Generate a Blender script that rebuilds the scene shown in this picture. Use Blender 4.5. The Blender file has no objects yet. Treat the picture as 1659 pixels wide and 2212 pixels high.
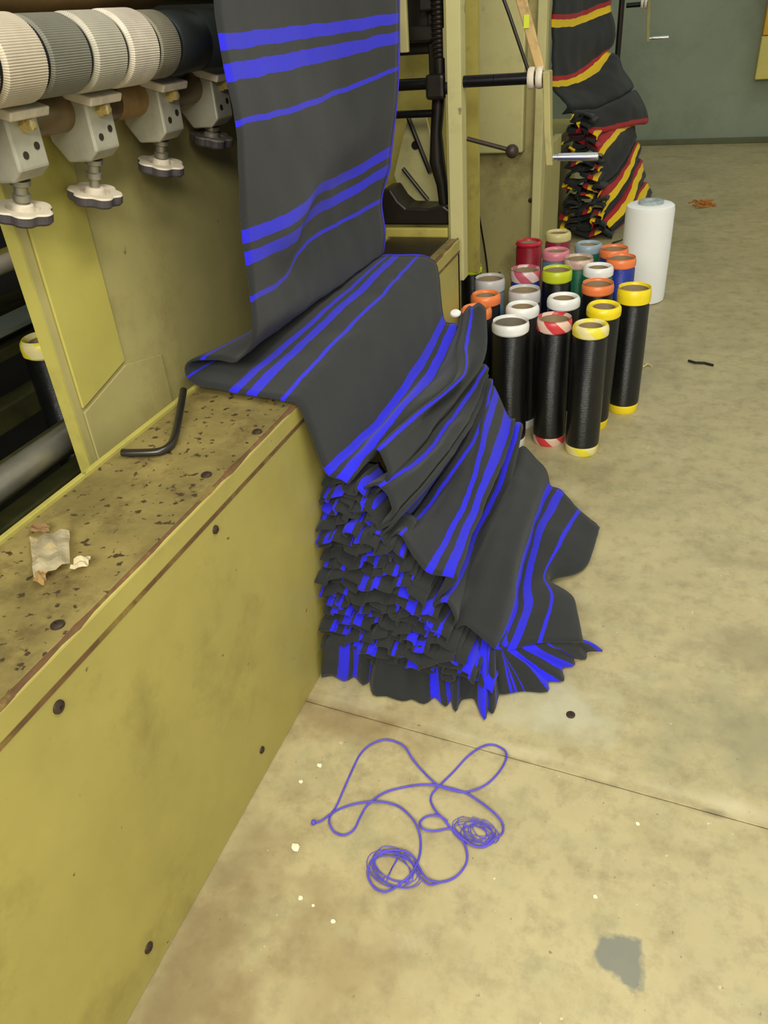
import bpy, bmesh, math, random
import numpy as np
from mathutils import Vector, Matrix, noise
C = bpy.context.scene
COL = C.collection
random.seed(7)

# ---------------------------------------------------------------- camera
cd = bpy.data.cameras.new('camera'); cam = bpy.data.objects.new('camera', cd); COL.objects.link(cam)
cam.matrix_world = Matrix(((0.94321, -0.12087, 0.30942, 0), (0.32467, 0.53256, -0.78165, 0), (-0.0703, 0.83772, 0.54156, 1.5), (0, 0, 0, 1)))
cd.sensor_fit = 'VERTICAL'; cd.sensor_height = 36; cd.lens = 27.016; cd.clip_start = .02; cd.clip_end = 60
C.camera = cam
# ---------------------------------------------------------------- world and lamps
w = bpy.data.worlds.new('world'); C.world = w; w.use_nodes = True
bg = w.node_tree.nodes['Background']; bg.inputs[0].default_value = (.96, 1.0, .88, 1); bg.inputs[1].default_value = .44
def area(name, loc, size, power, col=(1, .95, .80), rot=(0, 0, 0)):
    l = bpy.data.lights.new(name, 'AREA'); l.shape = 'RECTANGLE'; l.size, l.size_y = size; l.energy = power; l.color = col
    o = bpy.data.objects.new(name, l); COL.objects.link(o); o.location = loc; o.rotation_euler = rot
    return o
area('fluorescent_and_fill', (.7, .7, 3.4), (.5, 2.6), 55, (1, .96, .84))
area('fluorescent_and_fill', (.9, -2.0, 2.9), (1.6, 1.0), 78, (1, .96, .84), (math.radians(58), 0, math.radians(12)))
area('fluorescent_and_fill', (-.75, -2.2, 2.9), (1.6, 1.0), 78, (1, .96, .84), (math.radians(58), 0, 0))  # half of the split front lamp, added so light reaches the guard
area('fluorescent_and_fill', (1.6, 7.5, 4.0), (2.6, .5), 14, (.94, 1, .92))
C.view_settings.view_transform = 'Standard'; C.view_settings.look = 'None'
C.view_settings.gamma = 1; C.view_settings.use_curve_mapping = False
C.view_settings.exposure = .25

# ---------------------------------------------------------------- helpers
def lin(c): return tuple((v/255/12.92 if v/255 <= .04045 else ((v/255+.055)/1.055)**2.4) for v in c) + (1,)
def mat(name, col, rough=.6, metal=0, var=.12, scale=6, stain=None, stain_amt=.4, stain_scale=3, bump=0, bump_scale=80, spec=.5, speck=None, speck_scale=60, speck_t=.32):
    m = bpy.data.materials.new(name); m.use_nodes = True; nt = m.node_tree; N = nt.nodes; L = nt.links
    b = N['Principled BSDF']; b.inputs['Roughness'].default_value = rough; b.inputs['Metallic'].default_value = metal
    b.inputs['Specular IOR Level'].default_value = spec
    tc = N.new('ShaderNodeTexCoord')
    n1 = N.new('ShaderNodeTexNoise'); n1.inputs['Scale'].default_value = scale; n1.inputs['Detail'].default_value = 6; n1.inputs['Roughness'].default_value = .65
    L.new(tc.outputs['Object'], n1.inputs['Vector'])
    r = N.new('ShaderNodeValToRGB'); c = lin(col)
    r.color_ramp.elements[0].position = .3; r.color_ramp.elements[1].position = .7
    r.color_ramp.elements[0].color = tuple(v*(1-var) for v in c[:3])+(1,); r.color_ramp.elements[1].color = tuple(min(1, v*(1+var)) for v in c[:3])+(1,)
    L.new(n1.outputs['Fac'], r.inputs['Fac']); out = r.outputs['Color']
    def over(out, fac, colr):
        mx = N.new('ShaderNodeMix'); mx.data_type = 'RGBA'; L.new(fac, mx.inputs['Factor']); L.new(out, mx.inputs['A']); mx.inputs['B'].default_value = colr
        return mx.outputs['Result']
    if stain:
        n2 = N.new('ShaderNodeTexNoise'); n2.inputs['Scale'].default_value = stain_scale; n2.inputs['Detail'].default_value = 9; n2.inputs['Roughness'].default_value = .72
        L.new(tc.outputs['Object'], n2.inputs['Vector'])
        mr = N.new('ShaderNodeMapRange'); mr.inputs['From Min'].default_value = .52; mr.inputs['From Max'].default_value = .78; mr.inputs['To Max'].default_value = stain_amt
        L.new(n2.outputs['Fac'], mr.inputs['Value']); out = over(out, mr.outputs['Result'], lin(stain))
    if speck:
        n3 = N.new('ShaderNodeTexNoise'); n3.inputs['Scale'].default_value = speck_scale; n3.inputs['Detail'].default_value = 3
        L.new(tc.outputs['Object'], n3.inputs['Vector'])
        mr = N.new('ShaderNodeMapRange'); mr.inputs['From Min'].default_value = speck_t; mr.inputs['From Max'].default_value = speck_t-.05
        L.new(n3.outputs['Fac'], mr.inputs['Value']); out = over(out, mr.outputs['Result'], lin(speck))
    L.new(out, b.inputs['Base Color'])
    if bump:
        n4 = N.new('ShaderNodeTexNoise'); n4.inputs['Scale'].default_value = bump_scale; n4.inputs['Detail'].default_value = 4
        L.new(tc.outputs['Object'], n4.inputs['Vector']); bp = N.new('ShaderNodeBump'); bp.inputs['Strength'].default_value = bump; bp.inputs['Distance'].default_value = .004
        L.new(n4.outputs['Fac'], bp.inputs['Height']); L.new(bp.outputs['Normal'], b.inputs['Normal'])
    return m
def ramp_mat(name, coord, stops, rough=.85, repeat=True, mult=1.0, knit=True, sheen=.0):
    """cloth or tape whose bands follow a UV coordinate"""
    m = bpy.data.materials.new(name); m.use_nodes = True; nt = m.node_tree; N = nt.nodes; L = nt.links
    b = N['Principled BSDF']; b.inputs['Roughness'].default_value = rough; b.inputs['Specular IOR Level'].default_value = .2 if knit else .5
    b.inputs['Sheen Weight'].default_value = sheen; b.inputs['Sheen Roughness'].default_value = .6
    uv = N.new('ShaderNodeUVMap'); uv.uv_map = 'UVMap'; sp = N.new('ShaderNodeSeparateXYZ'); L.new(uv.outputs['UV'], sp.inputs[0])
    n = N.new('ShaderNodeTexNoise'); n.inputs['Scale'].default_value = 160; tc = N.new('ShaderNodeTexCoord'); L.new(tc.outputs['Object'], n.inputs['Vector'])
    ad = N.new('ShaderNodeMath'); ad.operation = 'MULTIPLY_ADD'; L.new(n.outputs['Fac'], ad.inputs[0]); ad.inputs[1].default_value = .012 if knit else 0
    if coord == 'x': L.new(sp.outputs['X'], ad.inputs[2])
    else:
        a2 = N.new('ShaderNodeMath'); L.new(sp.outputs['X'], a2.inputs[0]); a2.inputs[1].default_value = mult; a2.operation = 'MULTIPLY_ADD'; L.new(sp.outputs['Y'], a2.inputs[2]); L.new(a2.outputs[0], ad.inputs[2])
    fr = N.new('ShaderNodeMath'); fr.operation = 'FRACT'; L.new(ad.outputs[0], fr.inputs[0])
    r = N.new('ShaderNodeValToRGB'); r.color_ramp.interpolation = 'CONSTANT'
    while len(r.color_ramp.elements) < len(stops): r.color_ramp.elements.new(.99)
    for e, (p, c) in zip(r.color_ramp.elements, stops): e.position = p; e.color = lin(c)
    L.new(fr.outputs[0], r.inputs['Fac'])
    n2 = N.new('ShaderNodeTexNoise'); n2.inputs['Scale'].default_value = 420 if knit else 40; n2.inputs['Detail'].default_value = 3; L.new(tc.outputs['Object'], n2.inputs['Vector'])
    mr = N.new('ShaderNodeMapRange'); mr.inputs['To Min'].default_value = .6 if knit else .9; mr.inputs['To Max'].default_value = 1.4 if knit else 1.1; L.new(n2.outputs['Fac'], mr.inputs['Value'])
    mx = N.new('ShaderNodeMix'); mx.data_type = 'RGBA'; mx.blend_type = 'MULTIPLY'; mx.inputs['Factor'].default_value = 1
    L.new(r.outputs['Color'], mx.inputs['A']); L.new(mr.outputs['Result'], mx.inputs['B']); L.new(mx.outputs['Result'], b.inputs['Base Color'])
    if knit:
        bp = N.new('ShaderNodeBump'); bp.inputs['Strength'].default_value = .35; bp.inputs['Distance'].default_value = .003
        L.new(n2.outputs['Fac'], bp.inputs['Height']); L.new(bp.outputs['Normal'], b.inputs['Normal'])
    return m

def obj(name, bm, m, parent=None, smooth=False, bevel=0, world=True):
    me = bpy.data.meshes.new(name); bmesh.ops.recalc_face_normals(bm, faces=bm.faces); bm.to_mesh(me); bm.free()
    for mm in (m if isinstance(m, (list, tuple)) else [m]): me.materials.append(mm)
    o = bpy.data.objects.new(name, me); COL.objects.link(o)
    if smooth:
        for p in me.polygons: p.use_smooth = True
        if hasattr(me, 'set_sharp_from_angle'): me.set_sharp_from_angle(angle=math.radians(40))
    if parent:
        o.parent = parent
        if world:
            r = parent
            M = Matrix.Identity(4)
            while r: M = r.matrix_basis @ M; r = r.parent
            o.matrix_basis = M.inverted()
    if bevel:
        md = o.modifiers.new('bevel', 'BEVEL'); md.width = bevel; md.segments = 2; md.limit_method = 'ANGLE'
    return o
def tag(o, label=None, cat=None, group=None, kind=None):
    if label: o['label'] = label
    if cat: o['category'] = cat
    if group: o['group'] = group
    if kind: o['kind'] = kind
    return o
def thing(name, label, cat, loc=(0, 0, 0), group=None):
    o = bpy.data.objects.new(name, None); COL.objects.link(o); o.location = loc; o.empty_display_size = .1
    return tag(o, label, cat, group)
def dup(root, loc, label):
    r = root.copy(); COL.objects.link(r); r.location = loc; r['label'] = label
    for ch in root.children:
        c = ch.copy(); COL.objects.link(c); c.parent = r
        for g in ch.children:
            d = g.copy(); COL.objects.link(d); d.parent = c
    return r
def BM(): return bmesh.new()
def uvlayer(bm): return bm.loops.layers.uv.get('UVMap') or bm.loops.layers.uv.new('UVMap')
def box(bm, a, b, mi=0):
    x0, y0, z0 = (min(p, q) for p, q in zip(a, b)); x1, y1, z1 = (max(p, q) for p, q in zip(a, b))
    v = [bm.verts.new(p) for p in ((x0, y0, z0), (x1, y0, z0), (x1, y1, z0), (x0, y1, z0), (x0, y0, z1), (x1, y0, z1), (x1, y1, z1), (x0, y1, z1))]
    for f in ((0, 3, 2, 1), (4, 5, 6, 7), (0, 1, 5, 4), (1, 2, 6, 5), (2, 3, 7, 6), (3, 0, 4, 7)): bm.faces.new([v[i] for i in f]).material_index = mi
    return v
def prism(bm, poly, d):
    """closed polygon of 3D points pushed by the vector d"""
    d = Vector(d); a = [bm.verts.new(p) for p in poly]; b = [bm.verts.new(Vector(p)+d) for p in poly]; n = len(poly)
    bm.faces.new(a); bm.faces.new(b[::-1])
    for i in range(n): bm.faces.new((a[i], b[i], b[(i+1) % n], a[(i+1) % n]))
def frame(t):
    t = t.normalized(); u = Vector((0, 0, 1)) if abs(t.z) < .9 else Vector((1, 0, 0)); n = t.cross(u).normalized(); return n, t.cross(n).normalized()
def tube(bm, pts, r, seg=10, cap=True):
    pts = [Vector(p) for p in pts]; rr = r if isinstance(r, (list, tuple)) else [r]*len(pts); rings = []
    n = None
    for i, p in enumerate(pts):
        t = (pts[min(i+1, len(pts)-1)]-pts[max(i-1, 0)])
        if t.length < 1e-7: t = Vector((0, 0, 1))
        t.normalize()
        if n is None: n, _ = frame(t)
        else:
            n = n - t*n.dot(t)
            if n.length < 1e-6: n, _ = frame(t)
            n.normalize()
        m = t.cross(n)
        rings.append([bm.verts.new(p+(n*math.cos(2*math.pi*k/seg)+m*math.sin(2*math.pi*k/seg))*rr[i]) for k in range(seg)])
    for a, b in zip(rings, rings[1:]):
        for k in range(seg): bm.faces.new((a[k], a[(k+1) % seg], b[(k+1) % seg], b[k]))
    if cap: bm.faces.new(rings[0][::-1]); bm.faces.new(rings[-1])
    return rings
def lathe(bm, prof, loc=(0, 0, 0), axis='z', seg=32, uv=False, close=False, star=None):
    """profile (radius, height) turned about an axis"""
    ul = uvlayer(bm) if uv else None
    rings = []
    for r, h in prof:
        ring = []
        for k in range(seg):
            a = 2*math.pi*k/seg; q = r*(star(k) if star else 1); c, s = q*math.cos(a), q*math.sin(a)
            p = (c, s, h) if axis == 'z' else ((c, h, s) if axis == 'y' else (h, c, s))
            ring.append(bm.verts.new(Vector(p)+Vector(loc)))
        rings.append(ring)
    prs = list(zip(range(len(rings)), range(1, len(rings))))
    if close: prs.append((len(rings)-1, 0))
    for i, j in prs:
        for k in range(seg):
            f = bm.faces.new((rings[i][k], rings[i][(k+1) % seg], rings[j][(k+1) % seg], rings[j][k]))
            if uv:
                for lp, (kk, ii) in zip(f.loops, ((k, i), (k+1, i), (k+1, j), (k, j))): lp[ul].uv = (kk/seg, prof[ii % len(prof)][1]*10)
    if not close:
        if prof[0][0] > 0: bm.faces.new(rings[0][::-1])
        if prof[-1][0] > 0: bm.faces.new(rings[-1])
    return rings
def catmull(P, n):
    """n points along a Catmull-Rom curve through P, spaced by chord length"""
    P = np.array(P, float); d = np.r_[0, np.cumsum(np.maximum(np.linalg.norm(np.diff(P, axis=0), axis=1), 1e-6)**.5)]
    out = []
    for s in np.linspace(0, d[-1], n): out.append(cr(P, d, s))
    return np.array(out)
def cr(P, d, s):
    i = min(max(int(np.searchsorted(d, s))-1, 0), len(P)-2)
    h = d[i+1]-d[i]; t = (s-d[i])/h
    m0 = (P[i+1]-P[i-1])/(d[i+1]-d[i-1]) if i > 0 else (P[i+1]-P[i])/h
    m1 = (P[i+2]-P[i])/(d[i+2]-d[i]) if i+2 < len(P) else (P[i+1]-P[i])/h
    t2, t3 = t*t, t*t*t
    return (2*t3-3*t2+1)*P[i]+(t3-2*t2+t)*h*m0+(-2*t3+3*t2)*P[i+1]+(t3-t2)*h*m1
def loft(bm, lines, nv=34, sub=4, wob=.003, seed=0):
    """cloth surface through a list of (u, points across the width)"""
    ul = uvlayer(bm)
    R = [catmull(p, nv) for _, p in lines]; U = [u for u, _ in lines]
    cols = []; us = []
    for v in range(nv):
        P = np.array([r[v] for r in R]); d = np.r_[0, np.cumsum(np.maximum(np.linalg.norm(np.diff(P, axis=0), axis=1), 1e-5)**.5)]
        c = []
        for i in range(len(P)-1):
            for k in range(sub): c.append(cr(P, d, d[i]+(d[i+1]-d[i])*k/sub))
        c.append(P[-1]); cols.append(c)
    for i in range(len(U)-1):
        for k in range(sub): us.append(U[i]+(U[i+1]-U[i])*k/sub)
    us.append(U[-1])
    G = [[None]*len(us) for _ in range(nv)]
    for v in range(nv):
        for s in range(len(us)):
            p = Vector(cols[v][s]); q = p*9+Vector((seed, 0, 0)); e = noise.noise_vector(q)*wob+noise.noise_vector(p*28+Vector((0, seed, 0)))*wob*.5
            e.z = max(e.z, -.004) if p.z < .02 else e.z
            G[v][s] = bm.verts.new(p+e)
    for v in range(nv-1):
        for s in range(len(us)-1):
            f = bm.faces.new((G[v][s], G[v][s+1], G[v+1][s+1], G[v+1][s])); f.smooth = True
            for lp, (a, b) in zip(f.loops, ((v, s), (v, s+1), (v+1, s+1), (v+1, s))): lp[ul].uv = (us[b], a/(nv-1))
def struct(name, bm, m, parent=None, **k): return tag(obj(name, bm, m, parent, **k), kind='structure')

# ---------------------------------------------------------------- materials
OL = mat('olive_paint', (170, 158, 84), .5, var=.14, scale=2.2, stain=(92, 74, 36), stain_amt=.55, stain_scale=2.6, bump=.06, bump_scale=30, speck=(84, 66, 40), speck_scale=38, speck_t=.27)
OLT = mat('worn_olive_top', (128, 114, 66), .55, var=.35, scale=7, stain=(66, 50, 30), stain_amt=.95, stain_scale=9, bump=.2, bump_scale=60, speck=(66, 52, 34), speck_scale=55, speck_t=.39)
OLG = mat('guard_paint', (168, 158, 102), .5, var=.13, scale=2.5, stain=(112, 92, 46), stain_amt=.6, stain_scale=2.4, speck=(70, 58, 34), speck_scale=14, speck_t=.27)
OLS = mat('bright_olive_strip', (176, 166, 84), .5, var=.12, scale=3, stain=(104, 92, 40), stain_amt=.6, stain_scale=3.3, speck=(80, 66, 36), speck_scale=16, speck_t=.29)
RUST = mat('worn_brown_edge', (112, 82, 52), .6, .2, var=.35, scale=14, stain=(178, 160, 70), stain_amt=.9, stain_scale=9)
CRM = mat('cream_paint', (190, 182, 126), .55, var=.1, scale=2.2, stain=(112, 92, 52), stain_amt=.6, stain_scale=3.2, speck=(80, 58, 34), speck_scale=13, speck_t=.29)
CRD = mat('dirty_cream_paint', (166, 156, 100), .6, var=.14, scale=3, stain=(92, 72, 42), stain_amt=.8, stain_scale=4, speck=(70, 50, 30), speck_scale=12, speck_t=.29)
YEL = mat('yellow_machine_paint', (176, 162, 80), .5, var=.2, scale=5, stain=(60, 46, 28), stain_amt=.85, stain_scale=5)
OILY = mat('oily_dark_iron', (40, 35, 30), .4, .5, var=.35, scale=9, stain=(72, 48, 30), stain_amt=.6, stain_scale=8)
BLKI = mat('black_iron', (32, 32, 34), .35, .7, var=.3, scale=12)
DKG = mat('dark_green_iron', (62, 62, 30), .6, .2, var=.45, scale=9, stain=(14, 12, 10), stain_amt=.9, stain_scale=6)
PIT = mat('near_black_interior', (28, 27, 22), .8, var=.4, scale=4)  # near-black base colour, slightly mottled
STEEL = mat('dull_steel', (150, 146, 132), .38, .65, var=.2, scale=10, stain=(90, 80, 62), stain_amt=.5, stain_scale=9)
CHROME = mat('chrome', (225, 228, 230), .18, 1, var=.05)
ALU = mat('cast_aluminium', (178, 174, 156), .5, .3, var=.14, scale=12, stain=(112, 104, 76), stain_amt=.5, stain_scale=10, bump=.08, bump_scale=90)
KNB = mat('worn_white_knob', (214, 202, 180), .5, var=.1, scale=16, stain=(120, 108, 96), stain_amt=.6, stain_scale=14)
KNBD = mat('dark_knob_rim', (72, 66, 70), .5, var=.3, scale=30)
KNBB = mat('dark_worn_knob', (104, 98, 86), .5, var=.5, scale=22, stain=(40, 38, 42), stain_amt=.9, stain_scale=18)
SLV = [mat('ribbed_sleeve_' + n, c, .55, .25, var=.15, scale=9, stain=(80, 76, 66), stain_amt=.4, stain_scale=5) for n, c in (('pale', (196, 184, 164)), ('grey', (120, 118, 106)), ('light', (178, 172, 156)), ('bright', (204, 194, 178)), ('dull', (136, 130, 112)))]
SLVD = mat('dark_sleeve', (40, 44, 44), .5, .2, var=.2, scale=8)
BRN = mat('brown_wrapped_roller', (150, 118, 72), .65, var=.25, scale=5, stain=(92, 66, 40), stain_amt=.8, stain_scale=7)
SHF = mat('brown_steel_shaft', (128, 108, 78), .38, .5, var=.3, scale=5, stain=(66, 50, 36), stain_amt=.8, stain_scale=6)
BRASS = mat('brass_bolt', (196, 178, 120), .35, .6, var=.2, scale=40)
SCREW = mat('dark_screw', (66, 54, 44), .5, .5, var=.3, scale=40)
WALL = mat('grey_green_wall', (140, 148, 128), .75, var=.07, scale=1.6, stain=(90, 98, 80), stain_amt=.4, stain_scale=1.2)
BASEB = mat('dusty_wall_foot', (96, 98, 70), .8, var=.15, scale=5)
WCARD = mat('card_core', (148, 128, 96), .8, var=.15, scale=20)
WCARDD = mat('grey_card_core', (122, 112, 98), .8, var=.15, scale=20)
YARN_COL = dict(black=(13, 14, 14), blue=(34, 52, 150), red=(150, 24, 42), crimson=(140, 34, 58), green=(30, 110, 76), steel=(92, 122, 146))
def yarn_mat(name, col):
    m = mat('yarn_' + name, col, .27, var=.35, scale=20, spec=.5); nt = m.node_tree; N = nt.nodes; L = nt.links
    b = N['Principled BSDF']; b.inputs['Sheen Weight'].default_value = 0
    tc = N.new('ShaderNodeTexCoord'); wv = N.new('ShaderNodeTexWave'); wv.bands_direction = 'Z'; wv.inputs['Scale'].default_value = 90; wv.inputs['Distortion'].default_value = 1.5
    L.new(tc.outputs['Object'], wv.inputs['Vector']); bp = N.new('ShaderNodeBump'); bp.inputs['Strength'].default_value = .5; bp.inputs['Distance'].default_value = .0015
    L.new(wv.outputs['Fac'], bp.inputs['Height']); L.new(bp.outputs['Normal'], b.inputs['Normal']); return m
YARN = {k: yarn_mat(k, v) for k, v in YARN_COL.items()}
def tape(name, col): return mat('tape_' + name, col, .35, var=.06, scale=18)
TAPE = {n: tape(n, c) for n, c in dict(yellow=(238, 212, 30), white=(234, 232, 228), orange=(238, 128, 70), clear=(196, 192, 190), lime=(196, 206, 40), pink=(214, 128, 140), cream=(206, 194, 134), steel=(146, 166, 176), red=(176, 28, 48)).items()}
def striped_tape(name, a, b, n=1): 
    return ramp_mat('tape_' + name, 'xy', [(0, a), (.5, b)], .35, knit=False, mult=4)
TAPE['yellow_cream'] = striped_tape('yellow_cream', (226, 212, 60), (226, 212, 148))
TAPE['red_white'] = striped_tape('red_white', (206, 60, 66), (224, 190, 170))
TAPE['violet_red'] = striped_tape('violet_red', (196, 90, 110), (216, 190, 190))
TAPE['beige_pink'] = striped_tape('beige_pink', (214, 190, 170), (196, 160, 150))
BLUE = (38, 34, 222)
CLOTHM = ramp_mat('striped_knit', 'x', [(0, BLUE), (.08, (38, 40, 41)), (.135, BLUE), (.215, (38, 40, 41)), (.40, BLUE), (.43, (38, 40, 41))], .9, sheen=.1)
FLAGM = ramp_mat('tricolour_knit', 'x', [(0, (176, 30, 36)), (.09, (240, 200, 20)), (.22, (34, 36, 36))], .9, sheen=.1)
THRM = mat('blue_violet_thread', (84, 72, 190), .7, var=.2, scale=30)
FOIL = mat('foil_wrapper', (214, 202, 168), .35, .12, var=.2, scale=30, stain=(224, 186, 84), stain_amt=.9, stain_scale=14)
CHIP = mat('pale_chip', (232, 222, 190), .8)

# ---------------------------------------------------------------- floor and walls
def floor_mat():
    m = mat('worn_concrete', (178, 165, 124), .42, var=.16, scale=2.2, stain=(104, 102, 74), stain_amt=.85, stain_scale=1.1, bump=.05, bump_scale=40, spec=.4)
    nt = m.node_tree; N = nt.nodes; L = nt.links; b = N['Principled BSDF']
    src = b.inputs['Base Color'].links[0].from_socket; tc = N.new('ShaderNodeTexCoord')
    def layer(src, fac, col):
        mx = N.new('ShaderNodeMix'); mx.data_type = 'RGBA'; L.new(fac, mx.inputs['Factor']); L.new(src, mx.inputs['A']); mx.inputs['B'].default_value = lin(col); return mx.outputs['Result']
    def nz(scale, lo, hi, amt, detail=6, rough=.6, vec=None):
        n = N.new('ShaderNodeTexNoise'); n.inputs['Scale'].default_value = scale; n.inputs['Detail'].default_value = detail; n.inputs['Roughness'].default_value = rough
        L.new(vec or tc.outputs['Object'], n.inputs['Vector']); r = N.new('ShaderNodeMapRange'); r.inputs['From Min'].default_value = lo; r.inputs['From Max'].default_value = hi; r.inputs['To Max'].default_value = amt
        L.new(n.outputs['Fac'], r.inputs['Value']); return r.outputs['Result']
    src = layer(src, nz(16, .48, .72, .5, 8, .7), (116, 104, 76)); src = layer(src, nz(9, .5, .7, .35, 5), (146, 146, 112))
    src = layer(src, nz(5, .56, .72, .5, 8, .7), (192, 182, 150))
    src = layer(src, nz(46, .72, .77, .7, 2), (222, 212, 184)); src = layer(src, nz(2.6, .5, .68, .45, 9, .75), (122, 112, 78))
    src = layer(src, nz(70, .30, .24, .6, 2), (84, 74, 56))
    def spot(c, r, soft, col, amt, src):
        mp = N.new('ShaderNodeMapping'); mp.inputs['Location'].default_value = (-c[0]/r[0], -c[1]/r[1], 0); mp.inputs['Scale'].default_value = (1/r[0], 1/r[1], 0)
        n = N.new('ShaderNodeTexNoise'); n.inputs['Scale'].default_value = 11; n.inputs['Detail'].default_value = 3; L.new(tc.outputs['Object'], n.inputs['Vector'])
        L.new(tc.outputs['Object'], mp.inputs['Vector']); ln = N.new('ShaderNodeVectorMath'); ln.operation = 'LENGTH'; L.new(mp.outputs['Vector'], ln.inputs[0])
        ad = N.new('ShaderNodeMath'); ad.operation = 'MULTIPLY_ADD'; L.new(n.outputs['Fac'], ad.inputs[0]); ad.inputs[1].default_value = 1.7; L.new(ln.outputs['Value'], ad.inputs[2])
        r_ = N.new('ShaderNodeMapRange'); r_.inputs['From Min'].default_value = 1.8; r_.inputs['From Max'].default_value = 1.8-soft; r_.inputs['To Max'].default_value = amt; L.new(ad.outputs[0], r_.inputs['Value'])
        return layer(src, r_.outputs['Result'], col)
    # bluish oil patch: a worn five-sided blot
    def blot(poly, col, amt, src):
        n = N.new('ShaderNodeTexNoise'); n.inputs['Scale'].default_value = 45; n.inputs['Detail'].default_value = 5; L.new(tc.outputs['Object'], n.inputs['Vector'])
        cur = None
        for (x0, y0), (x1, y1) in zip(poly, poly[1:]+poly[:1]):
            dx, dy = x1-x0, y1-y0; l = math.hypot(dx, dy); nx, ny = dy/l, -dx/l      # outward for anticlockwise corners
            d = N.new('ShaderNodeVectorMath'); d.operation = 'DOT_PRODUCT'; L.new(tc.outputs['Object'], d.inputs[0]); d.inputs[1].default_value = (nx, ny, 0)
            a = N.new('ShaderNodeMath'); a.operation = 'SUBTRACT'; L.new(d.outputs['Value'], a.inputs[0]); a.inputs[1].default_value = nx*x0+ny*y0
            if cur is None: cur = a.outputs[0]
            else:
                mxn = N.new('ShaderNodeMath'); mxn.operation = 'MAXIMUM'; L.new(cur, mxn.inputs[0]); L.new(a.outputs[0], mxn.inputs[1]); cur = mxn.outputs[0]
        ad = N.new('ShaderNodeMath'); ad.operation = 'MULTIPLY_ADD'; L.new(n.outputs['Fac'], ad.inputs[0]); ad.inputs[1].default_value = .03; L.new(cur, ad.inputs[2])
        r_ = N.new('ShaderNodeMapRange'); r_.inputs['From Min'].default_value = .019; r_.inputs['From Max'].default_value = .010; r_.inputs['To Max'].default_value = amt; L.new(ad.outputs[0], r_.inputs['Value'])
        return layer(src, r_.outputs['Result'], col)
    # grime and bright crumbled concrete along the joint
    def joint(off, w, col, amt, sc, src):
        d = N.new('ShaderNodeVectorMath'); d.operation = 'DOT_PRODUCT'; L.new(tc.outputs['Object'], d.inputs[0]); d.inputs[1].default_value = (.0661, 1, 0)
        a = N.new('ShaderNodeMath'); a.operation = 'SUBTRACT'; L.new(d.outputs['Value'], a.inputs[0]); a.inputs[1].default_value = 1.2016+off
        b_ = N.new('ShaderNodeMath'); b_.operation = 'ABSOLUTE'; L.new(a.outputs[0], b_.inputs[0])
        n = N.new('ShaderNodeTexNoise'); n.inputs['Scale'].default_value = sc; n.inputs['Detail'].default_value = 6; L.new(tc.outputs['Object'], n.inputs['Vector'])
        ad = N.new('ShaderNodeMath'); ad.operation = 'MULTIPLY_ADD'; L.new(n.outputs['Fac'], ad.inputs[0]); ad.inputs[1].default_value = w*4; L.new(b_.outputs[0], ad.inputs[2])
        r_ = N.new('ShaderNodeMapRange'); r_.inputs['From Min'].default_value = w*2.5; r_.inputs['From Max'].default_value = w*1.3; r_.inputs['To Max'].default_value = amt; L.new(ad.outputs[0], r_.inputs['Value'])
        return layer(src, r_.outputs['Result'], col)
    src = joint(.03, .035, (206, 196, 164), .55, 6, src)
    src = joint(.0, .014, (104, 92, 68), .8, 11, src)
    src = spot((-.12, 1.40), (.22, .12), .7, (186, 184, 158), .6, src)
    src = spot((.32, 1.45), (.3, .2), .8, (124, 124, 96), .55, src)
    src = spot((-.42, .62), (.25, .3), .9, (134, 112, 74), .45, src)
    src = spot((.42, .55), (.2, .3), .9, (138, 132, 98), .4, src)
    src = blot([(0.027, 0.802), (0.103, 0.76), (0.116, 0.782), (0.104, 0.877), (0.073, 0.864), (0.033, 0.866)], (110, 114, 106), .85, src)
    src = spot((-.70, .55), (.22, .5), .8, (120, 98, 66), .6, src)              # darker brown patch along the machine foot
    src = spot((-.62, 1.22), (.3, .12), .7, (126, 100, 64), .5, src)
    src = spot((.35, 1.75), (.25, .12), .7, (132, 122, 92), .5, src)
    L.new(src, b.inputs['Base Color']); return m
FLM = floor_mat()
bm = BM(); box(bm, (-5, -2.5, -.06), (5, 10.4, -.006)); fl = struct('floor', bm, FLM)
def slab(poly):
    bm = BM(); prism(bm, [(x, y, -.03) for x, y in poly], (0, 0, .03)); return struct('slab', bm, FLM, fl, bevel=.0015)
J = lambda x: 1.2016-.0661*x     # joint line across the floor
slab([(-5, -2.5), (5, -2.5), (5, J(5)-.0012), (-5, J(-5)-.0012)])
slab([(-5, J(-5)+.0012), (5, J(5)+.0012), (5, 10.4), (-5, 10.4)])
bm = BM(); box(bm, (-5, 10.4, -.06), (5, 10.55, 4.2)); struct('wall_back', bm, WALL)
bm = BM(); box(bm, (-5.15, -2.5, -.06), (-5, 10.55, 4.2)); struct('wall_left', bm, WALL)
bm = BM(); box(bm, (-5, 10.34, 0), (5, 10.4, .055)); struct('baseboard_back', bm, BASEB, bevel=.006)
# wall-hung box at the right edge of the view
t = thing('wall_cabinet', 'yellow box with a pale lower half hung on the grey-green back wall', 'cabinet', (1.1, 10.4, .6))
bm = BM(); box(bm, (.64, 10.2, .64), (1.5, 10.4, 1.04)); obj('lower_panel', bm, mat('pale_yellow_board', (206, 190, 100), .6, var=.08), t, bevel=.008)
bm = BM(); box(bm, (.645, 10.19, 1.045), (1.5, 10.4, 1.9)); obj('upper_panel', bm, mat('orange_yellow_board', (212, 158, 26), .6, var=.08), t, bevel=.008)

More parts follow.
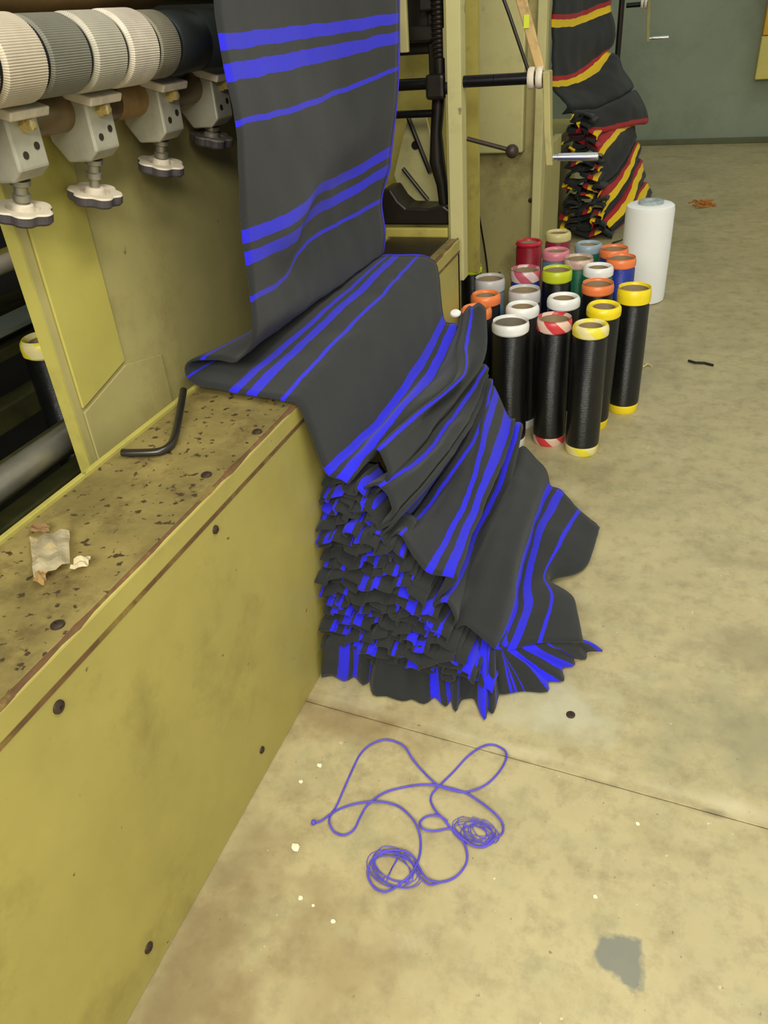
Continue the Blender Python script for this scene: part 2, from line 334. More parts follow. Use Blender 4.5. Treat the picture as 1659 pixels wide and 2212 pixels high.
# ---------------------------------------------------------------- machine bed (long low casing)
bed = thing('machine_bed', 'long low olive machine casing with worn brown top in the left foreground', 'machine', (-.9, .9, 0))
Y0, Y1 = -.6, 2.93
bm = BM(); box(bm, (-.785, Y0, .0), (-.760, Y1, .718)); obj('front_panel', bm, OL, bed, bevel=.003)
bm = BM(); box(bm, (-1.045, Y0, .748), (-.772, Y1, .768)); obj('top_plate', bm, OLT, bed, bevel=.002)
bm = BM(); box(bm, (-.772, Y0, .724), (-.758, Y1, .768)); obj('edge_band', bm, OL, bed, bevel=.004)
bm = BM(); box(bm, (-.785, Y0, .7165), (-.7585, Y1, .7245)); obj('panel_joint', bm, RUST, bed)
bm = BM(); tube(bm, [(-.7655, Y0+(Y1-Y0)*i/90, .7665+random.uniform(-.0008, .0008)) for i in range(91)], [.0062+random.uniform(-.0018, .0018) for i in range(91)], 6); obj('worn_edge', bm, RUST, bed, smooth=True)
bm = BM(); box(bm, (-1.058, Y0, .70), (-1.045, Y1, .776)); obj('back_lip', bm, OLS, bed, bevel=.002)
bm = BM(); box(bm, (-1.045, Y1-.02, 0), (-.76, Y1, .748)); obj('end_panel', bm, CRD, bed)
bm = BM(); box(bm, (-1.045, Y0, .0), (-1.03, Y1, .748)); obj('back_panel', bm, DKG, bed)
bm = BM(); box(bm, (-1.03, 2.64, .768), (-.80, 2.925, .7725)); tag(obj('oily_shade_patch', bm, OILY, bed, bevel=.001), 'thin dark plate giving the casing top an oily, shaded tone')  # thin plate added to darken the top: oily grime with painted shade
def screw_head(loc, axis, r=.010):
    bm = BM()
    pr = [(r, 0), (r*.95, .003), (r*.6, .0055), (r*.28, .006), (r*.25, .0035), (.0001, .0035)]
    lathe(bm, pr, (0, 0, 0), 'z', 16)
    if axis == 'x': bmesh.ops.rotate(bm, verts=bm.verts, matrix=Matrix.Rotation(math.pi/2, 3, 'Y'))
    bmesh.ops.translate(bm, verts=bm.verts, vec=loc); return obj('screw', bm, SCREW, bed, smooth=True)
for y, z, r in ((1.032, .706, .009), (.570, .701, .011), (1.017, .079, .009), (.545, .074, .011)): screw_head((-.760, y, z-.012 if z > .5 else z), 'x', r)
for x, y in ((-.789, 1.294), (-.804, 1.104), (-.797, .651)): screw_head((x, y, .768), 'z', .011)
bm = BM(); tube(bm, catmull([(-1.03, 1.40, .80), (-.978, 1.29, .786), (-.94, 1.205, .779), (-.936, 1.17, .778), (-.948, 1.153, .778), (-1.0, 1.138, .778), (-1.02, 1.136, .778)], 30).tolist(), .0085, 10)
tag(obj('handle', bm, mat('grey_bar', (74, 70, 66), .32, .8, var=.2), bed, smooth=True), 'bent steel bar handle')

# ---------------------------------------------------------------- guard sheet behind the bed
gd = thing('guard_panel', 'tall olive sheet-metal guard standing behind the low casing', 'panel', (-1.1, 1.5, .6))
bm = BM(); box(bm, (-1.116, 1.135, .56), (-1.110, 2.95, 1.52)); obj('main_sheet', bm, OLG, gd)
bm = BM(); prism(bm, [(-1.1095, 1.155, .862), (-1.1095, 1.318, .902), (-1.1095, 1.322, 1.50), (-1.1095, 1.16, 1.50)], (.006, 0, 0)); obj('side_strip', bm, OLS, gd, bevel=.0015)
bm = BM(); prism(bm, [(-1.1095, 1.155, .58), (-1.1095, 1.45, .62), (-1.1095, 1.45, .865), (-1.1095, 1.318, .892), (-1.1095, 1.155, .852)], (.005, 0, 0)); obj('lower_plate', bm, OLG, gd, bevel=.0015)
bm = BM(); box(bm, (-1.14, 1.130, .56), (-1.1105, 1.136, 1.50)); obj('edge_flange', bm, OLS, gd)

# ---------------------------------------------------------------- inside of the machine, left of the guard
t = thing('machine_interior', 'dark frame of rails inside the machine at the left edge', 'machine', (-1.7, 1.0, 0))
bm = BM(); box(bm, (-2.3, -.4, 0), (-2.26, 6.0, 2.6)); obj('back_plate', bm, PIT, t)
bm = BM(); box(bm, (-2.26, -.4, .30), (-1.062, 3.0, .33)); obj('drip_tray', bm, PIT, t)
for x, z, hw, hh, m_ in ((-1.32, .70, .03, .03, DKG), (-1.265, .64, .03, .022, DKG), (-1.52, .73, .03, .03, DKG), (-1.53, .87, .03, .015, DKG), (-1.62, 1.04, .03, .02, YEL), (-1.75, .85, .05, .05, DKG), (-1.62, 1.25, .04, .03, DKG)):
    bm = BM(); box(bm, (x-hw, -.35, z-hh), (x+hw, 2.9, z+hh)); obj('rail', bm, m_, t, bevel=.004)
for y in (-.3, 2.7):
    bm = BM(); box(bm, (-2.2, y-.05, 0), (-2.08, y+.05, 1.8)); obj('post', bm, DKG, t)
bm = BM(); box(bm, (-1.59, .2, .915), (-1.49, 1.62, .925)); tag(obj('shelf_bar', bm, mat('grey_green_bar', (112, 122, 112), .4, .3), t), 'flat grey-green bar')
def rod(name, a, b, r, m_, label, cat):
    bm = BM(); a, b = Vector(a), Vector(b); d = (b-a); tube(bm, [a, a+d*.01, a+d*.985, a+d*.995, b], [r*.8, r, r, r*.85, r*.5], 20); return tag(obj(name, bm, m_, None, smooth=True), label, cat)
rod('steel_tube', (-1.2, -.2, .768), (-1.2, 1.255, .772), .031, STEEL, 'thick worn silver tube beside the low casing at the left edge', 'tube')
rod('white_rod', (-1.4, .2, 1.09), (-1.4, 1.55, 1.095), .019, mat('white_rod', (196, 184, 168), .5), 'slim pale rod behind the leftmost clamp knob', 'rod')
# unseen head added above the rollers to shade the interior; cloth hangs from it
t = thing('added_shade_head', 'unseen dark head added above the rollers to shade the machine interior', 'machine', (-1.8, 1.5, 1.8))
bm = BM(); box(bm, (-2.25, -.3, 1.95), (-1.45, 2.9, 2.3)); obj('shade_block', bm, DKG, t, bevel=.01)
bm = BM(); box(bm, (-1.45, .9, 2.10), (-.80, 2.75, 2.14)); obj('needle_bar', bm, STEEL, t, bevel=.006)

# ---------------------------------------------------------------- ribbed take-up roller, shaft, clamps
rl = thing('fabric_roller', 'take-up roller of ribbed grey sleeves beside the hanging striped cloth', 'roller', (-.97, 1.4, 1.48))
AX, AZ = -.97, 1.484
bm = BM(); lathe(bm, [(.028, .1), (.028, 2.75)], (AX, 0, AZ), 'y', 24); obj('axle', bm, BLKI, rl, smooth=True)
YB = [.70, .80, .90, 1.0, 1.102, 1.211, 1.308, 1.405, 1.485]
rib = lambda k: 1.0 if k % 4 < 2 else .984
for i in range(len(YB)-1):
    a, b = YB[i], YB[i+1]; k = (i-3) % 5 if i >= 3 else (i+1) % 3
    r = (.0605, .0575, .059, .0605, .056)[k]
    bm = BM(); lathe(bm, [(.03, a+.004), (r-.006, a+.004), (r, a+.010), (r, b-.010), (r-.006, b-.004), (.03, b-.004)], (AX, 0, AZ), 'y', 400, star=rib)
    obj('roller_sleeve', bm, SLV[k], rl)
    bm = BM(); lathe(bm, [(.03, b-.004), (r-.007, b-.004), (r-.007, b+.004), (.03, b+.004)], (AX, 0, AZ), 'y', 48); obj('spacer_ring', bm, BLKI, rl, smooth=True)
for a, b in ((1.492, 1.60), (1.604, 2.3), (2.304, 2.7)):
    bm = BM(); lathe(bm, [(.03, a), (.050, a), (.054, a+.005), (.054, b-.005), (.050, b), (.03, b)], (AX, 0, AZ), 'y', 48); tag(obj('roller_sleeve', bm, SLVD, rl, smooth=True), 'smooth dark sleeve')
ur = thing('upper_roller', 'brown wrapped roller above the ribbed grey roller, along the top edge', 'roller', (-1.06, 1.4, 1.612))
bm = BM(); lathe(bm, [(.03, .1), (.068, .1), (.070, .12), (.070, 1.60), (.066, 1.62), (.03, 1.62)], (-1.06, 0, 1.612), 'y', 40); obj('wrapped_drum', bm, BRN, ur, smooth=True)
bm = BM(); lathe(bm, [(.03, 1.621), (.062, 1.621), (.062, 2.7), (.03, 2.7)], (-1.06, 0, 1.612), 'y', 32); tag(obj('bare_end', bm, OILY, ur, smooth=True), 'dark bare roller end')
sh = thing('support_shaft', 'brown steel shaft that the four clamps hang on, below the ribbed roller', 'shaft', (-1.05, 1.4, 1.39))
bm = BM(); lathe(bm, [(.028, .1), (.033, .105), (.033, 2.7), (.028, 2.705)], (-1.05, 0, 1.397), 'y', 28); obj('rod', bm, SHF, sh, smooth=True)
for ya, yb in ((1.40, 1.50),):
    bm = BM(); lathe(bm, [(.0332, ya), (.034, ya+.002), (.034, yb-.002), (.0332, yb)], (-1.05, 0, 1.397), 'y', 28); tag(obj('worn_band', bm, BRN, sh, smooth=True), 'tan worn band')
def star_knob(bm, r, z0, z1, mi=1):
    n = 60; rad = lambda a: r*(1+.085*math.cos(6*a)-.02*math.cos(12*a))
    rows = [(.35, z0), (.93, z0), (1.0, z0+.004), (1.0, z1-.003), (.96, z1), (.60, z1), (.54, z1-.005), (.42, z1-.005), (.36, z1+.005), (.30, z1+.007)]
    rings = [[bm.verts.new((s*rad(2*math.pi*k/n)*math.cos(2*math.pi*k/n) if s > .7 else s*r*math.cos(2*math.pi*k/n), s*rad(2*math.pi*k/n)*math.sin(2*math.pi*k/n) if s > .7 else s*r*math.sin(2*math.pi*k/n), z)) for k in range(n)] for s, z in rows]
    for i, (a, b) in enumerate(zip(rings, rings[1:])):
        for k in range(n): bm.faces.new((a[k], a[(k+1) % n], b[(k+1) % n], b[k])).material_index = mi if i < 3 else 0
    bm.faces.new(rings[0][::-1]); bm.faces.new(rings[-1])
TILT = Matrix.Rotation(math.radians(15), 3, 'Y')
def clamp(y, zk, label, knobm, rot, first):
    """bracket hung on the shaft with a screw and a lobed hand knob below"""
    t = thing('roller_clamp', label, 'clamp', (-1.03, y, zk), 'clamps under the ribbed roller')
    X = -1.03
    # bracket: cheek block round the shaft with sloping saddle
    bm = BM(); prism(bm, [(X-.066, y-.036, 1.436), (X+.038, y-.036, 1.408), (X+.038, y-.036, 1.330), (X+.018, y-.036, 1.314), (X-.03, y-.036, 1.314), (X-.056, y-.036, 1.35)], (0, .072, 0)); bk = obj('bracket', bm, ALU, t, bevel=.004)
    bm = BM(); prism(bm, [(X-.05, y-.045, 1.432), (X+.056, y-.045, 1.402), (X+.062, y-.045, 1.416), (X+.035, y-.045, 1.424), (X+.0, y-.045, 1.436), (X-.045, y-.045, 1.452)], (0, .090, 0)); tag(obj('saddle', bm, KNB, t, bevel=.003), 'pale saddle')
    for dy, z in ((-.014, 1.352), (.016, 1.362)):
        bm = BM(); lathe(bm, [(.006, 0), (.006, .0015), (.0001, .0015)], (X+.038, y+dy, z), 'x', 12); obj('screw_hole', bm, SCREW, bk, smooth=True)
    bm = BM(); lathe(bm, [(.012, .0), (.012, .010), (.009, .010), (.009, .020), (.005, .022)], (X+.038, y, 1.394), 'x', 6); obj('bolt', bm, BRASS, bk)
    bm = BM(); lathe(bm, [(.017, 1.314), (.017, 1.306), (.011, 1.303), (.011, 1.292), (.0145, 1.290), (.0145, 1.280), (.0095, 1.278), (.0095, zk-.01)], (X, y, 0), 'z', 20); bmesh.ops.rotate(bm, verts=bm.verts, cent=(X, y, 1.32), matrix=TILT); obj('screw_rod', bm, STEEL, t, smooth=True)
    bm = BM(); star_knob(bm, .047, -.013, .007); bmesh.ops.rotate(bm, verts=bm.verts, matrix=Matrix.Rotation(rot, 3, 'Z')); bmesh.ops.translate(bm, verts=bm.verts, vec=(X, y, zk)); bmesh.ops.rotate(bm, verts=bm.verts, cent=(X, y, 1.32), matrix=TILT)
    obj('knob', bm, [knobm, KNBD], t)
clamp(1.095, 1.262, 'leftmost roller clamp, its pale lobed knob lowest and nearest the left edge', KNB, .2, 0)
clamp(1.292, 1.250, 'second roller clamp from the left, with a pale pinkish lobed knob', KNB, .5, 1)
clamp(1.520, 1.264, 'third roller clamp from the left, its knob pale on top with a dark rim', KNB, .1, 1)
clamp(1.733, 1.288, 'rightmost roller clamp with a dark worn knob beside the hanging cloth', KNBB, .35, 1)

# ---------------------------------------------------------------- end frame of the machine, right of the cloth
ef = thing('machine_end_frame', 'oily yellow machine end frame seen behind the hanging striped cloth', 'machine', (-.95, 3.1, .77))
bm = BM(); box(bm, (-1.5, 3.42, .5), (-.80, 3.45, 1.75)); obj('back_sheet', bm, YEL, ef)
bm = BM(); prism(bm, [(-.802, 2.96, .60), (-.752, 2.96, .60), (-.752, 2.96, 1.75), (-.802, 2.96, 1.75)], (0, .012, 0)); obj('front_post', bm, CRM, ef, bevel=.002)
bm = BM(); box(bm, (-.812, 2.972, .6), (-.802, 3.06, 1.75)); obj('post_flange', bm, CRD, ef, bevel=.002)
bm = BM(); box(bm, (-.764, 2.972, .6), (-.752, 3.03, 1.75)); obj('post_flange', bm, CRM, ef, bevel=.002)
bm = BM(); box(bm, (-.975, 2.98, 1.385), (-.945, 3.0, 1.75)); obj('left_flange', bm, CRM, ef, bevel=.003)
bm = BM(); tube(bm, [(-.850, 3.05, 1.75), (-.850, 3.05, 1.32), (-.872, 3.05, 1.12), (-.872, 3.05, 1.02), (-.855, 3.05, .94), (-.845, 3.05, .84)], [.027, .025, .022, .030, .022, .020], 16); obj('spindle', bm, OILY, ef, smooth=True)
bm = BM()
for i in range(26): lathe(bm, [(.026, 1.36+i*.014), (.030, 1.364+i*.014), (.026, 1.368+i*.014)], (-.850, 3.05, 0), 'z', 14)
obj('screw_thread', bm, OILY, ef, smooth=True)
bm = BM(); tube(bm, [(-1.05, 3.0, 1.285), (-.645, 3.0, 1.285)], .019, 16); obj('cross_shaft', bm, BLKI, ef, smooth=True)
bm = BM(); box(bm, (-.885, 2.965, 1.235), (-.815, 3.06, 1.315)); obj('gear_block', bm, OILY, ef, bevel=.012)
bm = BM(); lathe(bm, [(.02, -.815), (.034, -.812), (.034, -.765), (.02, -.760)], (0, 3.0, 1.270), 'x', 20); obj('collar', bm, OILY, ef, smooth=True)
bm = BM(); tube(bm, [(-1.05, 3.02, 1.188), (-.875, 3.02, 1.188)], .013, 12); obj('lower_bar', bm, BLKI, ef, smooth=True)
bm = BM(); box(bm, (-1.05, 3.05, 1.41), (-.84, 3.1, 1.46)); box(bm, (-.92, 3.04, 1.50), (-.83, 3.1, 1.60)); box(bm, (-1.06, 3.12, 1.37), (-.90, 3.2, 1.62)); obj('gear_box', bm, OILY, ef, bevel=.008)
bm = BM(); box(bm, (-.905, 3.09, 1.30), (-.815, 3.13, 1.70)); obj('slide_block', bm, OILY, ef, bevel=.006)
bm = BM(); box(bm, (-.825, 3.0, 1.36), (-.805, 3.05, 1.45)); obj('yellow_block', bm, CRM, ef, bevel=.003)
bm = BM(); prism(bm, [(-1.06, 3.2, .83), (-1.10, 3.2, .95), (-1.06, 3.2, 1.07), (-1.02, 3.2, 1.18), (-.96, 3.2, 1.18), (-.93, 3.2, 1.05), (-.88, 3.2, .93), (-.87, 3.2, .83)], (0, .02, 0)); obj('web_plate', bm, CRM, ef, bevel=.002)
for a, b, r in (((-1.02, 3.18, 1.16), (-.94, 3.18, .96), .009), ((-1.05, 3.17, .98), (-.95, 3.17, .86), .008), ((-.83, 3.1, 1.2), (-.83, 3.1, .86), .010)):
    bm = BM(); tube(bm, [a, b], r, 8); obj('brace', bm, OILY, ef, smooth=True)
bm = BM(); lathe(bm, [(.016, -.004), (.016, .0), (.0001, .002)], (-1.0, 3.195, 1.06), 'y', 14); obj('plug', bm, OILY, ef)
bm = BM(); prism(bm, [(-1.09, 3.0, .80), (-1.09, 3.0, .93), (-1.05, 3.0, .935), (-1.02, 3.0, .89), (-.99, 3.0, .865), (-.90, 3.0, .862), (-.84, 3.0, .875), (-.805, 3.0, .85), (-.805, 3.0, .80)], (0, .14, 0)); obj('foot_casting', bm, OILY, ef, bevel=.008)
bm = BM(); box(bm, (-1.06, 2.94, .768), (-.81, 2.962, .802)); obj('foot_strip', bm, YEL, ef, bevel=.004)
# hand crank on the cross shaft and its twin at the far machine
def crank(loc, label):
    t = thing('hand_crank', label, 'crank', loc, 'hand cranks of the machines'); X, Yc, Z = loc
    for dx in (-.036, -.008):
        bm = BM(); lathe(bm, [(.021, dx), (.031, dx), (.034, dx+.005), (.034, dx+.017), (.031, dx+.022), (.021, dx+.022)], loc, 'x', 24, close=True); obj('collar', bm, KNB, t, smooth=True)
    bm = BM(); prism(bm, [(X+.016, Yc-.034, Z+.02), (X+.016, Yc+.034, Z+.02), (X+.026, Yc+.026, Z-.16), (X+.038, Yc+.022, Z-.275), (X+.038, Yc-.022, Z-.275), (X+.026, Yc-.026, Z-.16)], (.024, 0, 0)); obj('crank_arm', bm, CRD, t, bevel=.004)
    bm = BM(); lathe(bm, [(.009, .045), (.009, .075), (.0125, .077), (.0135, .10), (.0135, .205), (.0125, .214), (.006, .217)], (X, Yc, Z-.25), 'x', 18); tag(obj('handle', bm, CHROME, t, smooth=True), 'chrome handle')
    bm = BM(); lathe(bm, [(.019, -.153), (.019, .03)], loc, 'x', 14); obj('stub_shaft', bm, BLKI, t, smooth=True)
crank((-.49, 3.0, 1.285), 'hand crank with a pale double collar and chrome handle in front of the cream column')
crank((-.44, 8.0, 1.425), 'small far hand crank against the grey-green wall, near the top right')
t = thing('lever_bar', 'tan wooden lever slanting down to the hand crank collar', 'lever', (-.53, 3.03, 1.4))
bm = BM(); prism(bm, [(-.60, 3.035, 1.56), (-.56, 3.035, 1.56), (-.478, 3.035, 1.31), (-.51, 3.035, 1.31)], (0, .016, 0)); obj('bar', bm, mat('tan_lever', (190, 158, 100), .6, var=.2, scale=9, stain=(90, 66, 44), stain_amt=.9, stain_scale=12), t, bevel=.004)
bm = BM(); box(bm, (-.552, 3.030, 1.43), (-.534, 3.036, 1.468)); tag(obj('tape_mark', bm, TAPE['lime'], t), 'bright yellow tape mark')
bm = BM(); tube(bm, [(-.64, 3.03, 1.56), (-.60, 3.03, 1.47), (-.53, 3.03, 1.30)], .006, 8); obj('cable', bm, OILY, t, smooth=True)
t = thing('ball_lever', 'thin brown lever with a round ball end in front of the cream column', 'lever', (-.75, 3.04, 1.1))
bm = BM(); tube(bm, [(-.752, 3.04, 1.098), (-.60, 3.04, 1.058)], .008, 10); obj('lever', bm, SCREW, t, smooth=True)
bm = BM(); bmesh.ops.create_uvsphere(bm, u_segments=20, v_segments=12, radius=.024); bmesh.ops.translate(bm, verts=bm.verts, vec=(-.585, 3.04, 1.052)); obj('ball_knob', bm, SCREW, t, smooth=True)
bm = BM(); tube(bm, catmull([(-1.063, 4.235, .90), (-1.045, 4.235, .84), (-1.02, 4.245, .73), (-.985, 4.27, .5), (-.955, 4.29, .28), (-.94, 4.30, .03)], 20).tolist(), .005, 8)
tag(obj('cable', bm, OILY, None, smooth=True), 'thin dark cable hanging down in front of the cream column', 'cable')

# ---------------------------------------------------------------- cream column of the next machine
cl = thing('machine_column', 'tall cream sheet-metal machine column behind the group of bobbins', 'machine', (-.87, 4.5, 0))
bm = BM(); box(bm, (-1.10, 4.33, .0), (-.70, 4.60, 1.95)); obj('lower_case', bm, CRD, cl, bevel=.004)
bm = BM(); box(bm, (-1.10, 4.25, .865), (-.765, 4.33, 1.95)); obj('upper_cover', bm, CRM, cl, bevel=.008)
bm = BM(); box(bm, (-.712, 4.26, 0), (-.668, 4.33, 1.95)); obj('corner_post', bm, CRM, cl, bevel=.005)
bm = BM(); box(bm, (-.70, 4.34, 0), (-.664, 4.93, .86)); obj('side_panel', bm, OLG, cl, bevel=.004)
bm = BM(); lathe(bm, [(.014, 0), (.012, .006), (.0001, .008)], (-.73, 4.333, .62), 'y', 12); bmesh.ops.rotate(bm, verts=bm.verts, cent=(-.73, 4.333, .62), matrix=Matrix.Rotation(math.pi, 3, 'Z')); obj('bolt', bm, SCREW, cl)
bm = BM(); box(bm, (-1.2, 5.0, 0), (-.9, 7.7, .62)); tag(obj('machine_bed', bm, OL, None, bevel=.005), 'low machine casing hidden behind the red and yellow striped cloth', 'machine')
bm = BM(); tube(bm, [(-.64, 8.1, 0), (-.64, 8.1, 1.9)], .024, 12); tag(obj('machine_upright', bm, OILY, None, smooth=True), 'dark upright of the far machine behind the tricolour cloth', 'post')

